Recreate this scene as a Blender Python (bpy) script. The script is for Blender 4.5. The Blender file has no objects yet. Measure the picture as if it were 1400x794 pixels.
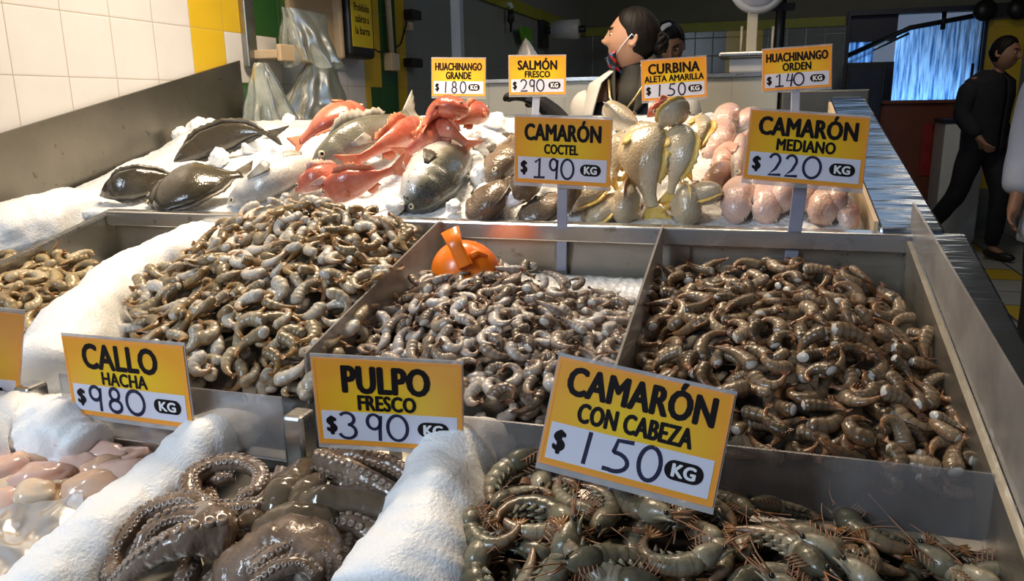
import bpy, bmesh, math, random
import numpy as np
from mathutils import Vector, Matrix, noise as mnoise

# ------------------------------------------------------------------ camera, world, lights, exposure
SC = bpy.context.scene
COL = SC.collection
def nz(v):
    v = np.array(v, float); return v/np.linalg.norm(v)
FOC, CX, CY = 1075.0, 700.0, 397.0
_dy = nz((345, -260, FOC)); _dx = np.array((3425, 197, -FOC), float); _dx = nz(_dx-_dy*_dx.dot(_dy))
_dz = np.cross(_dx, _dy)
if _dz[1] > 0: _dz = -_dz
RW = np.array([_dx, _dy, _dz])
CAM = np.array((0, 0, 1.30))
cd = bpy.data.cameras.new('camera'); cam = bpy.data.objects.new('camera', cd); COL.objects.link(cam)
cd.sensor_width = 36; cd.lens = FOC/1400*36; cd.clip_start = .02; cd.clip_end = 60
m = Matrix.Identity(4)
for i in range(3):
    m[i][0] = RW[i][0]; m[i][1] = -RW[i][1]; m[i][2] = -RW[i][2]; m[i][3] = CAM[i]
cam.matrix_world = m
SC.camera = cam

w = bpy.data.worlds.new('world'); SC.world = w; w.use_nodes = True
w.node_tree.nodes['Background'].inputs[0].default_value = (.55, .70, 1.0, 1)
w.node_tree.nodes['Background'].inputs[1].default_value = .15
SC.view_settings.view_transform = 'Standard'; SC.view_settings.look = 'None'
SC.view_settings.gamma = 1; SC.view_settings.use_curve_mapping = False
SC.view_settings.exposure = 0.45

def area(name, loc, target, sx, sy, power, col, spread=180):
    l = bpy.data.lights.new(name, 'AREA'); l.shape = 'RECTANGLE'; l.size = sx; l.size_y = sy
    l.energy = power; l.color = col; l.spread = math.radians(spread)
    o = bpy.data.objects.new(name, l); COL.objects.link(o); o.location = loc
    o.rotation_euler = (Vector(target)-Vector(loc)).to_track_quat('-Z', 'Y').to_euler()
    return o
# warm ceiling lamps over the fish, cool daylight through the open shop front at the left
area('ceiling_lamp_light', (-1.05, 2.05, 2.75), (-1.0, 2.0, 0), .9, .25, 28, (1.0, .80, .57), 130)
area('ceiling_lamp_light', (.05, 2.4, 2.85), (.05, 2.2, 0), .7, .2, 3.5, (1.0, .80, .58), 110)
area('shop_front_daylight', (-2.1, -1.0, 2.3), (-.9, .8, .8), 1.4, 1.2, 46, (.72, .85, 1.0), 120)
area('back_window_daylight', (1.62, 9.42, .95), (1.62, 9.12, 1.45), .8, .25, 9, (.22, .52, 1.0))
area('back_yard_daylight', (1.0, 10.4, 2.3), (.95, 9.0, 1.75), .6, .4, 3, (.30, .58, 1.0), 60)
area('ceiling_tube_light', (.45, 4.6, 3.1), (.35, 4.2, 0), .9, 1.5, 3.2, (.45, .70, 1.0))
area('room_lamp_light', (1.2, 6.0, 3.0), (.6, 6.4, 0), .8, .2, 7, (1.0, .85, .65))

# ------------------------------------------------------------------ geometry of the place
SL = math.tan(math.radians(13))
def zr(y, off=0): return .886+off+SL*(y-.92)          # the sloping counter surface
NRM = Vector((0, -SL, 1)).normalized()
def ray(x, y): return RW @ nz((x-CX, y-CY, FOC))
def P(x, y, off=0.0):
    d = ray(x, y); t = (.886+off-SL*.92-CAM[2])/(d[2]-SL*d[1]); return Vector(CAM+t*d)
def ZP(z, x, y):
    d = ray(x, y); return Vector(CAM+d*(z-CAM[2])/d[2])
def YP(Y, x, y):
    d = ray(x, y); return Vector(CAM+d*Y/d[1])
def XP(X, x, y):
    d = ray(x, y); return Vector(CAM+d*X/d[0])
def DP(D, x, y):
    return Vector(CAM+RW @ (np.array((x-CX, y-CY, FOC))*D/FOC))

# ------------------------------------------------------------------ helpers
def wm(o):
    return o.matrix_basis.copy() if o.parent is None else wm(o.parent) @ o.matrix_basis
def tag(o, label, cat, group=None, kind=None):
    o['label'] = label; o['category'] = cat
    if group: o['group'] = group
    if kind: o['kind'] = kind
    return o
def struct(o, label=None):
    o['kind'] = 'structure'
    if label: o['label'] = label
    return o
def empty(name, loc, label, cat, group=None):
    o = bpy.data.objects.new(name, None); COL.objects.link(o); o.location = loc; o.empty_display_size = .05
    return tag(o, label, cat, group)
def mesh(name, V, Fc, mats, smooth=True, mi=None):
    me = bpy.data.meshes.new(name)
    me.from_pydata([tuple(v) for v in V], [], Fc)
    for mm in (mats if isinstance(mats, (list, tuple)) else [mats]): me.materials.append(mm)
    if mi is not None: me.polygons.foreach_set('material_index', np.array(mi, dtype=np.int32))
    me.polygons.foreach_set('use_smooth', np.full(len(Fc), smooth, dtype=bool))
    me.update(); return me
def obj(name, V, Fc, mats, parent=None, smooth=True, mi=None, origin=None):
    """V in world space; origin moves the object's own origin (top level only)"""
    if parent is not None:
        inv = wm(parent).inverted(); V = [inv @ Vector(v) for v in V]
    elif origin is not None:
        V = [Vector(v)-Vector(origin) for v in V]
    o = bpy.data.objects.new(name, mesh(name, V, Fc, mats, smooth, mi)); COL.objects.link(o)
    if parent is not None: o.parent = parent
    elif origin is not None: o.location = origin
    return o
def fixn(o):
    bm = bmesh.new(); bm.from_mesh(o.data); bmesh.ops.recalc_face_normals(bm, faces=bm.faces); bm.to_mesh(o.data); bm.free(); return o
def bevel(o, wdt, seg=2):
    md = o.modifiers.new('bevel', 'BEVEL'); md.width = wdt; md.segments = seg; md.limit_method = 'ANGLE'; return o
class MB:
    def __init__(s): s.v = []; s.f = []; s.m = []
    def add(s, V, Fc, mi=0):
        n = len(s.v); s.v += [Vector(v) for v in V]; s.f += [tuple(i+n for i in f) for f in Fc]; s.m += [mi]*len(Fc); return s
    def hexa(s, c, mi=0):   # 8 corners, bottom loop then top loop
        return s.add(c, [(3, 2, 1, 0), (4, 5, 6, 7), (0, 1, 5, 4), (1, 2, 6, 5), (2, 3, 7, 6), (3, 0, 4, 7)], mi)
    def box(s, x0, x1, y0, y1, z0, z1, mi=0, M=None):
        c = [Vector(p) for p in ((x0, y0, z0), (x1, y0, z0), (x1, y1, z0), (x0, y1, z0), (x0, y0, z1), (x1, y0, z1), (x1, y1, z1), (x0, y1, z1))]
        if M is not None: c = [M @ p for p in c]
        return s.hexa(c, mi)
    def slab(s, x0, x1, y0, y1, o0, o1, mi=0):   # box that follows the counter's slope
        return s.hexa([(x0, y0, zr(y0, o0)), (x1, y0, zr(y0, o0)), (x1, y1, zr(y1, o0)), (x0, y1, zr(y1, o0)),
                       (x0, y0, zr(y0, o1)), (x1, y0, zr(y0, o1)), (x1, y1, zr(y1, o1)), (x0, y1, zr(y1, o1))], mi)
    def tube(s, pts, rad, n=10, mi=0, cap=True, flat=1.0, upv=None):
        V, Fc = tube(pts, rad, n, cap, flat, upv); return s.add(V, Fc, mi)
    def ell(s, c, r, nu=14, nv=10, mi=0, M=None):
        V, Fc = ellipsoid(nu, nv); V = [Vector((v[0]*r[0], v[1]*r[1], v[2]*r[2])) for v in V]
        if M is not None: V = [M @ v for v in V]
        return s.add([v+Vector(c) for v in V], Fc, mi)
    def build(s, name, mats, parent=None, smooth=True, origin=None):
        return obj(name, s.v, s.f, mats, parent, smooth, s.m, origin)
def tube(pts, rad, n=10, cap=True, flat=1.0, upv=None):
    pts = [Vector(p) for p in pts]; k = len(pts)
    if not hasattr(rad, '__len__'): rad = [rad]*k
    V = []; Fc = []; prev = Vector(upv) if upv is not None else None
    for i, p in enumerate(pts):
        t = (pts[min(i+1, k-1)]-pts[max(i-1, 0)]).normalized()
        if prev is None: prev = Vector((0, 0, 1)) if abs(t.z) < .9 else Vector((1, 0, 0))
        a = (prev-t*prev.dot(t))
        if a.length < 1e-6: a = t.orthogonal()
        a.normalize(); b = t.cross(a); prev = a
        for j in range(n):
            th = 2*math.pi*j/n
            V.append(p+a*(math.cos(th)*rad[i]*flat)+b*(math.sin(th)*rad[i]))
    for i in range(k-1):
        for j in range(n):
            Fc.append((i*n+j, i*n+(j+1) % n, (i+1)*n+(j+1) % n, (i+1)*n+j))
    if cap:
        V += [pts[0], pts[-1]]
        for j in range(n):
            Fc.append((len(V)-2, (j+1) % n, j)); Fc.append((len(V)-1, (k-1)*n+j, (k-1)*n+(j+1) % n))
    return V, Fc
def ellipsoid(nu=16, nv=10):
    V = [(0, 0, 1)]; Fc = []
    for i in range(1, nv):
        ph = math.pi*i/nv
        for j in range(nu):
            th = 2*math.pi*j/nu; V.append((math.sin(ph)*math.cos(th), math.sin(ph)*math.sin(th), math.cos(ph)))
    V.append((0, 0, -1))
    for j in range(nu): Fc.append((0, 1+j, 1+(j+1) % nu))
    for i in range(nv-2):
        for j in range(nu):
            a = 1+i*nu+j; b = 1+i*nu+(j+1) % nu; Fc.append((a, a+nu, b+nu, b))
    l = len(V)-1; q = 1+(nv-2)*nu
    for j in range(nu): Fc.append((l, q+(j+1) % nu, q+j))
    return V, Fc
def spline(pts, n):
    """Catmull-Rom through the points"""
    pts = [np.array(p, float) for p in pts]; q = [2*pts[0]-pts[1]]+pts+[2*pts[-1]-pts[-2]]; out = []
    for i in range(n):
        u = i/(n-1)*(len(pts)-1); k = min(int(u), len(pts)-2); t = u-k; a, b, c, d = q[k:k+4]
        out.append(.5*((2*b)+(c-a)*t+(2*a-5*b+4*c-d)*t*t+(3*b-a-3*c+d)*t**3))
    return out
def lerp_tab(tab, s):
    return float(np.interp(s, [a for a, b in tab], [b for a, b in tab]))
def nse(v, sc=1.0): return mnoise.noise(Vector(v)*sc)

# ------------------------------------------------------------------ materials
class NT:
    def __init__(s, name):
        s.m = bpy.data.materials.new(name); s.m.use_nodes = True; s.t = s.m.node_tree; s.n = s.t.nodes
        s.b = s.n['Principled BSDF']; s.out = s.n['Material Output']
    def node(s, typ, **kw):
        n = s.n.new(typ)
        for k, v in kw.items():
            if k.startswith('i_'): n.inputs[k[2:].replace('_', ' ')].default_value = v
            else: setattr(n, k, v)
        return n
    def link(s, a, b): s.t.links.new(a, b)
    def coords(s, kind='Object'): return s.node('ShaderNodeTexCoord').outputs[kind]
    def noise(s, scale, detail=3, co=None, rough=.55):
        n = s.node('ShaderNodeTexNoise'); n.inputs['Scale'].default_value = scale; n.inputs['Detail'].default_value = detail; n.inputs['Roughness'].default_value = rough
        if co is not None: s.link(co, n.inputs['Vector'])
        return n.outputs['Fac']
    def ramp(s, fac, stops, interp='LINEAR'):
        r = s.node('ShaderNodeValToRGB'); e = r.color_ramp.elements; r.color_ramp.interpolation = interp
        while len(e) < len(stops): e.new(.5)
        for k, (p, c) in enumerate(stops): e[k].position = p; e[k].color = (*c[:3], 1)
        s.link(fac, r.inputs[0]); return r.outputs[0]
    def mix(s, fac, a, b, mode='MIX'):
        n = s.node('ShaderNodeMix', data_type='RGBA', blend_type=mode)
        for sock, v in ((n.inputs[0], fac), (n.inputs[6], a), (n.inputs[7], b)):
            if hasattr(v, 'links') or isinstance(v, bpy.types.NodeSocket): s.link(v, sock)
            elif isinstance(v, tuple): sock.default_value = (*v[:3], 1)
            else: sock.default_value = v
        return n.outputs[2]
    def math(s, op, a, b=None, clamp=False):
        n = s.node('ShaderNodeMath', operation=op, use_clamp=clamp)
        for sock, v in zip(n.inputs, (a, b)):
            if v is None: continue
            if isinstance(v, bpy.types.NodeSocket): s.link(v, sock)
            else: sock.default_value = v
        return n.outputs[0]
    def bump(s, h, strength=.3, dist=.005):
        n = s.node('ShaderNodeBump'); n.inputs['Strength'].default_value = strength; n.inputs['Distance'].default_value = dist
        s.link(h, n.inputs['Height']); s.link(n.outputs[0], s.b.inputs['Normal']); return n
    def set(s, **kw):
        for k, v in kw.items():
            i = s.b.inputs[k.replace('_', ' ')]
            if isinstance(v, bpy.types.NodeSocket): s.link(v, i)
            elif isinstance(v, tuple) and len(v) == 3 and len(i.default_value) == 4: i.default_value = (*v, 1)
            else: i.default_value = v
        return s
def simple(name, c1, c2=None, rough=.5, metal=0.0, scale=12, bump=0, bscale=60, bdist=.004, coat=0, co='Object', **kw):
    t = NT(name); cc = t.coords(co)
    if c2 is not None: t.set(Base_Color=t.ramp(t.noise(scale, 4, cc), [(.35, c1), (.65, c2)]))
    else: t.set(Base_Color=c1)
    t.set(Roughness=rough, Metallic=metal, **kw)
    if coat: t.set(Coat_Weight=coat, Coat_Roughness=.12)
    if bump: t.bump(t.noise(bscale, 4, cc), bump, bdist)
    return t.m
M = {}
def steel(name, c1, c2, rough, sc):
    t = NT(name); co = t.coords('Object'); mp = t.node('ShaderNodeMapping'); mp.inputs['Scale'].default_value = sc; t.link(co, mp.inputs[0])
    n = t.noise(6, 5, mp.outputs[0]); n2 = t.noise(5, 4, co)
    col = t.ramp(n2, [(.3, c1), (.7, c2)]); spots = t.ramp(t.noise(38, 2, co), [(.66, (1, 1, 1)), (.72, (.45, .38, .30))])
    t.set(Base_Color=t.mix(.6, col, spots, 'MULTIPLY'), Metallic=.95, Roughness=t.math('ADD', t.math('MULTIPLY', n, .22), rough-.1)); t.bump(n, .06, .002)
    return t.m
M['steel'] = steel('brushed_steel', (.30, .29, .27), (.40, .39, .36), .34, (2, 2, 60))
M['splash'] = steel('splash_steel', (.20, .185, .155), (.27, .25, .21), .34, (2, 60, 2))
M['steel_dull'] = steel('stained_steel', (.36, .335, .285), (.46, .43, .37), .40, (3, 3, 30))
M['steel_bright'] = steel('polished_steel', (.50, .50, .49), (.58, .58, .57), .24, (2, 60, 2))
def ledge():
    t = NT('wet_steel_ledge'); co = t.coords('Object'); t.set(Base_Color=(.26, .30, .36), Metallic=1.0, Roughness=.24); mp = t.node('ShaderNodeMapping'); mp.inputs['Scale'].default_value = (3, 14, 3); t.link(co, mp.inputs[0]); t.bump(t.noise(1.5, 3, mp.outputs[0]), .30, .02); return t.m
M['ledge'] = ledge()
def clear(name, tint, haze, hazecol, rough):
    t = NT(name); t.n.remove(t.b)
    tr = t.node('ShaderNodeBsdfTransparent'); tr.inputs[0].default_value = (*tint, 1)
    df = t.node('ShaderNodeBsdfDiffuse'); df.inputs[0].default_value = (*hazecol, 1)
    gl = t.node('ShaderNodeBsdfGlossy'); gl.inputs[0].default_value = (.9, .9, .9, 1); gl.inputs[1].default_value = rough
    lw = t.node('ShaderNodeLayerWeight'); lw.inputs[0].default_value = .35
    m1 = t.node('ShaderNodeMixShader'); m2 = t.node('ShaderNodeMixShader')
    hz = t.ramp(t.noise(9, 4, t.coords()), [(.3, (haze*.6,)*3), (.7, (min(1, haze*1.4),)*3)])
    t.link(hz, m1.inputs[0]); t.link(tr.outputs[0], m1.inputs[1]); t.link(df.outputs[0], m1.inputs[2])
    fr = t.math('MULTIPLY', lw.outputs['Fresnel'], .6, True)
    t.link(fr, m2.inputs[0]); t.link(m1.outputs[0], m2.inputs[1]); t.link(gl.outputs[0], m2.inputs[2]); t.link(m2.outputs[0], t.out.inputs[0])
    return t.m
M['acrylic'] = clear('scratched_acrylic', (.80, .80, .82), .16, (.55, .53, .52), .16)
M['acrylic_hazy'] = clear('hazy_acrylic', (.70, .69, .70), .36, (.52, .48, .44), .3)
M['sleeve'] = clear('clear_sleeve', (.82, .82, .84), .38, (.75, .74, .74), .1)
M['film'] = clear('thin_plastic_film', (.90, .90, .90), .50, (.86, .82, .81), .22)
M['bagfilm'] = clear('cloudy_bag_film', (.80, .84, .80), .42, (.55, .60, .56), .25)
def ice_mat():
    t = NT('packed_ice'); co = t.coords('Object'); f = t.noise(190, 3, co); g = t.noise(22, 4, co)
    t.set(Base_Color=t.ramp(g, [(.3, (.90, .92, .94)), (.7, (.95, .96, .96))]), Roughness=.38, Subsurface_Weight=.12, Subsurface_Radius=(.01, .012, .015), Subsurface_Scale=1.0)
    t.bump(t.math('ADD', f, t.math('MULTIPLY', g, 1.5)), .6, .003); return t.m
M['ice'] = ice_mat()
def crushed():
    t = NT('crushed_ice'); co = t.coords('Object'); v = t.node('ShaderNodeTexVoronoi'); v.inputs['Scale'].default_value = 75; t.link(co, v.inputs['Vector'])
    t.set(Base_Color=t.ramp(v.outputs['Distance'], [(.0, (.88, .89, .89)), (.6, (.74, .76, .78))]), Roughness=.3)
    t.bump(v.outputs['Distance'], .6, .006); return t.m
M['crushed'] = crushed()
def tile_mat(name, col, size=.185, ax=('Y', 'Z'), off=(1.708, 1.40), grout=(.45, .40, .34), gw=.016, rough=.22):
    t = NT(name); sep = t.node('ShaderNodeSeparateXYZ'); g = t.node('ShaderNodeNewGeometry'); t.link(g.outputs['Position'], sep.inputs[0])
    def edge(a, o):
        f = t.math('FRACT', t.math('DIVIDE', t.math('SUBTRACT', sep.outputs[a], o-40*size), size))
        return t.math('MINIMUM', f, t.math('SUBTRACT', 1.0, f))
    e = t.math('MINIMUM', edge(ax[0], off[0]), edge(ax[1], off[1]))
    k = t.math('LESS_THAN', e, gw/2)
    dirt = t.ramp(t.noise(7, 5, g.outputs['Position']), [(.3, tuple(c*.93 for c in col)), (.7, col)])
    t.set(Base_Color=t.mix(k, dirt, grout), Roughness=t.math('ADD', t.math('MULTIPLY', k, .5), rough))
    t.bump(t.math('MINIMUM', t.math('MULTIPLY', e, 30), 1.0), .35, .002); return t.m
M['tile_white'] = tile_mat('white_wall_tile', (.78, .78, .80))
M['tile_yellow'] = tile_mat('yellow_wall_tile', (.78, .53, .03), grout=(.55, .38, .06))
M['tile_green'] = tile_mat('green_wall_tile', (.03, .12, .03), grout=(.08, .13, .06))
M['tile_grey'] = tile_mat('grey_wall_tile', (.30, .34, .35), grout=(.22, .24, .24))
M['tile_back'] = tile_mat('back_wall_tile', (.20, .22, .21), ax=('X', 'Z'), off=(0, 1.4), grout=(.15, .15, .14))
M['tile_cream'] = tile_mat('cream_counter_tile', (.62, .62, .56), ax=('X', 'Z'), off=(0.05, 1.25), grout=(.46, .45, .40))
M['plaster'] = simple('dim_plaster', (.17, .17, .13), (.20, .20, .15), .8, scale=3)
M['stripe'] = simple('yellow_green_paint', (.30, .33, .03), (.36, .38, .04), .5)
M['ceil'] = simple('ceiling_paint', (.35, .35, .33), (.40, .40, .37), .9, scale=2)
M['black'] = simple('black_plastic', (.012, .012, .014), (.02, .02, .02), .4)
M['dark_paint'] = simple('dark_blue_paint', (.010, .016, .045), (.016, .022, .06), .4)
M['white_paint'] = simple('white_enamel', (.70, .71, .73), (.76, .77, .78), .35)
M['cream'] = simple('cream_plastic', (.66, .58, .42), (.72, .64, .48), .4)
M['tan'] = simple('tan_plastic', (.55, .42, .27), (.62, .48, .32), .45)
M['wood'] = simple('red_brown_wood', (.16, .045, .025), (.22, .06, .03), .4, scale=5)
M['red'] = simple('red_paint', (.30, .02, .02), (.36, .03, .025), .4)
M['orange'] = simple('orange_plastic', (.95, .20, .005), (1.0, .23, .008), .32, coat=.3)
M['bluewhite'] = simple('blue_white_paint', (.56, .63, .74), (.62, .68, .78), .35)
M['post'] = simple('sign_post_plastic', (.28, .30, .40), (.36, .38, .46), .3)
M['ink'] = simple('black_ink', (.010, .007, .008), None, .6, Specular_IOR_Level=.15)
M['pen'] = simple('marker_ink', (.018, .018, .05), (.03, .03, .065), .6, scale=60, Specular_IOR_Level=.2)
M['paper'] = simple('white_paper', (.66, .66, .76), (.70, .70, .80), .45, coat=.25)
M['paper_note'] = simple('pale_paper', (.62, .66, .72), (.70, .73, .78), .7)
M['yellow_note'] = simple('yellow_card', (.62, .50, .01), (.68, .55, .02), .5)
M['white_ink'] = simple('white_ink', (.78, .78, .80), None, .45)
def card():
    t = NT('yellow_price_card'); co = t.coords('Generated'); v = t.node('ShaderNodeVectorMath', operation='SUBTRACT'); t.link(co, v.inputs[0]); v.inputs[1].default_value = (.5, .52, .5)
    sc = t.node('ShaderNodeVectorMath', operation='MULTIPLY'); t.link(v.outputs[0], sc.inputs[0]); sc.inputs[1].default_value = (1.0, 1.3, 0)
    ln = t.node('ShaderNodeVectorMath', operation='LENGTH'); t.link(sc.outputs[0], ln.inputs[0])
    t.set(Base_Color=t.ramp(ln.outputs['Value'], [(.08, (.86, .58, .01)), (.55, (.86, .36, .02))]), Roughness=.35, Coat_Weight=.4, Coat_Roughness=.15); return t.m
M['card'] = card()
M['card_edge'] = simple('orange_card_border', (.90, .34, .05), None, .4)
# ------------------------------------------------------------------ the room
def rect_wall(name, axis, pos, thick, a0, a1, z0, z1, cells, mats, default, holes=()):
    """wall facing the room; cells = [(a0,a1,z0,z1,material index)]; faces split on every cell edge"""
    A = sorted({a0, a1, *[v for c in cells for v in c[:2] if a0 < v < a1], *[v for h in holes for v in h[:2]]})
    Z = sorted({z0, z1, *[v for c in cells for v in c[2:4] if z0 < v < z1], *[v for h in holes for v in h[2:4]]})
    mb = MB()
    for i in range(len(A)-1):
        for k in range(len(Z)-1):
            ca, cz = (A[i]+A[i+1])/2, (Z[k]+Z[k+1])/2
            if any(h[0] < ca < h[1] and h[2] < cz < h[3] for h in holes): continue
            mi = default
            for c in cells:
                if c[0] < ca < c[1] and c[2] < cz < c[3]: mi = c[4]
            if axis == 'X': mb.box(pos-thick, pos, A[i], A[i+1], Z[k], Z[k+1], mi)
            else: mb.box(A[i], A[i+1], pos, pos+thick, Z[k], Z[k+1], mi)
    return struct(mb.build(name, mats, smooth=False))
T = .185; Y0 = 1.708
WX = -1.95
ty = lambda k: Y0+T*k
tz = lambda k: 1.40+T*k
cells = [(4.25, 9.1, 0, 3.2, 3), (ty(4), ty(5), tz(-2), 3.2, 1), (ty(5), ty(6), tz(1), 3.2, 1), (ty(5), ty(6), .6, tz(0), 2),
         (ty(6), ty(7), 0, tz(0)-.03, 2), (ty(6), ty(7), tz(1), 3.2, 2), (ty(7)-.03, ty(8), tz(1)-.05, 3.2, 2),
         (3.74, 4.25, 0, 3.2, 1), (3.93, 4.13, tz(0), tz(2)+.1, 2), (3.80, 4.13, tz(-1)+.02, tz(0), 2)]
rect_wall('wall_left', 'X', WX, .12, -2.5, 9.1, 0, 3.2, cells, [M['tile_white'], M['tile_yellow'], M['tile_green'], M['tile_grey']], 0)
wn = (.79, 1.99, 1.25, 2.11)
rect_wall('wall_back', 'Y', 9.0, .12, WX-.12, 4.6, 0, 3.2,
          [(WX, 4.6, 2.02, 3.2, 1), (-.42, -.05, .4, 2.02, 2), (2.02, 2.35, .4, 2.02, 2)], [M['tile_back'], M['plaster'], M['tile_yellow']], 0, [wn])
rect_wall('wall_right', 'X', 4.72, .12, -2.5, 9.1, 0, 3.2, [], [M['plaster']], 0)
struct(MB().box(WX-.12, 4.72, -2.5, 9.12, 3.2, 3.3).build('ceiling', M['ceil'], smooth=False))
def floor_mat():
    t = NT('floor_tile'); g = t.node('ShaderNodeNewGeometry'); sep = t.node('ShaderNodeSeparateXYZ'); t.link(g.outputs['Position'], sep.inputs[0])
    def cell(a, s, o):
        u = t.math('DIVIDE', t.math('ADD', sep.outputs[a], 20+o), s); f = t.math('FRACT', u)
        return t.math('FLOOR', u), t.math('MINIMUM', f, t.math('SUBTRACT', 1.0, f))
    ix, ex = cell('X', .40, .1); iy, ey = cell('Y', .40, 0)
    gr = t.math('LESS_THAN', t.math('MINIMUM', ex, ey), .022)
    yl = t.math('MULTIPLY', t.math('LESS_THAN', t.math('MODULO', ix, 3.0), .5), t.math('LESS_THAN', t.math('MODULO', iy, 3.0), .5))
    base = t.ramp(t.noise(3, 5, g.outputs['Position']), [(.3, (.36, .36, .35)), (.7, (.46, .46, .45))])
    c = t.mix(yl, base, (.60, .42, .03)); t.set(Base_Color=t.mix(gr, c, (.07, .07, .08)), Roughness=.35); return t.m
struct(MB().box(WX-.12, 4.72, -2.5, 9.12, -.1, 0).build('floor', floor_mat(), smooth=False))
struct(MB().box(WX, WX+.025, 5.0, 9.0, 2.02, 2.11).build('trim_1', M['stripe'], smooth=False))
struct(MB().box(WX+.025, .74, 8.975, 9.0, 2.02, 2.11).build('trim_2', M['stripe'], smooth=False))

# window with a wet plastic strip curtain, daylight outside
def curtain_mat():
    t = NT('wet_plastic_sheet'); t.n.remove(t.b); co = t.coords('Object'); mp = t.node('ShaderNodeMapping'); mp.inputs['Scale'].default_value = (26, 26, 2.2); t.link(co, mp.inputs[0])
    c = t.ramp(t.noise(1.6, 5, mp.outputs[0]), [(.36, (.10, .20, .36)), (.62, (.75, .88, .98))])
    tl = t.node('ShaderNodeBsdfTranslucent'); df = t.node('ShaderNodeBsdfDiffuse'); mx = t.node('ShaderNodeMixShader'); mx.inputs[0].default_value = .15
    t.link(c, tl.inputs[0]); t.link(c, df.inputs[0]); t.link(tl.outputs[0], mx.inputs[1]); t.link(df.outputs[0], mx.inputs[2]); t.link(mx.outputs[0], t.out.inputs[0]); return t.m
M['curtain'] = curtain_mat()
x0, x1, z0, z1 = wn
mb = MB(); fw = .05
mb.box(x0-.03, x1+.03, 8.96, 9.05, z1, z1+.05).box(x0-.03, x1+.03, 8.95, 9.06, z0-.05, z0).box(x0-.03, x0, 8.96, 9.05, z0, z1).box(x1, x1+.03, 8.96, 9.05, z0, z1)
win = struct(mb.build('window_1', M['dark_paint'], smooth=False))
mb = MB()
mb.tube([(x0, 9.06, 1.73), (1.35, 9.06, 1.98), (x1, 9.06, 2.08)], .025, 8).tube([(x0, 9.09, 1.66), (1.35, 9.09, 1.93)], .012, 8)
mb.box(1.62, 1.66, 9.02, 9.06, 1.95, 2.11).box(1.93, 1.95, 9.02, 9.06, 1.25, 1.62)
mb.build('awning_bar', M['black'], win)
V = []; Fc = []; nx, nzz = 90, 40
for k in range(nzz+1):
    for i in range(nx+1):
        u = i/nx; x = 1.235+u*(x1-.005-1.235); top = 1.93+.15*u; z = z0+.005+(top-z0)*k/nzz
        V.append((x, 9.10+.012*math.sin(u*62)+.006*nse((u*9, z*3, 0)), z))
for k in range(nzz):
    for i in range(nx): a = k*(nx+1)+i; Fc.append((a, a+1, a+nx+2, a+nx+1))
obj('plastic_curtain', V, Fc, M['curtain'], win)
MB().box(1.03, 1.235, 9.05, 9.08, z0, 1.66).box(x0, 1.235, 9.05, 9.08, 1.86, z1).build('blue_panel', M['dark_paint'], win, False)
MB().box(x0, 1.03, 9.06, 9.07, 1.66, 1.86).build('frosted_pane', M['curtain'], win, False)

# low tiled service counter behind the seller
lw = MB().box(-1.46, YP(3.62, 1063, 130).x, 3.62, 3.74, 0, 1.40).build('wall_rear', M['tile_cream'], smooth=False); struct(lw)
MB().box(-1.47, YP(3.62, 1063, 130).x+.005, 3.60, 3.76, 1.40, 1.415).build('edge_strip', M['steel_bright'], lw, False)
p = YP(3.6, 1065, 125); q = YP(3.4, 1188, 140)
b = MB(); b.box(p.x+.012, q.x, 3.40, 3.60, .0, p.z); o = tag(b.build('steel_cabinet', M['splash'], smooth=False, origin=(.38, 3.5, 0)), 'plain grey steel cabinet at the right end of the cream tiled counter', 'cabinet'); bevel(o, .006)
MB().box(q.x-.13, q.x-.03, 3.395, 3.402, 1.20, 1.31).build('door_panel', M['steel'], o, False)

# ------------------------------------------------------------------ the steel display counter
ct = empty('display_counter', (-.8, 1.6, 0), 'long sloping stainless steel fish display counter along the tiled wall', 'counter')
FX0, FX1 = WX+.02, .222
b = MB().slab(FX0, FX1, 1.64, 2.68, -.06, -.035); fixn(b.build('bed_plate', M['steel_dull'], ct, False))
b = MB().slab(-1.60, .30, 1.612, 1.634, -.012, .004).slab(-1.60, .30, 1.606, 1.612, -.030, .006); bevel(fixn(b.build('front_rail', M['steel_bright'], ct, False)), .003)
b = MB().slab(-1.60, .27, 1.634, 1.640, -.16, -.012); fixn(b.build('bin_back', M['steel_dull'], ct, False))
b = MB().slab(-1.96+.02, .28, .42, 1.634, -.175, -.16); fixn(b.build('bin_floor', M['steel_dull'], ct, False))
b = MB().slab(-1.606, -1.60, .95, 1.634, -.16, -.004); fixn(b.build('bin_side', M['steel_dull'], ct, False))
b = MB().slab(-1.612, -1.592, .95, 1.634, -.004, .002); fixn(b.build('side_rim', M['steel_bright'], ct, False))
b = MB().slab(.268, .276, .42, 1.634, -.16, -.004); fixn(b.build('bin_side', M['steel_dull'], ct, False))
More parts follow.
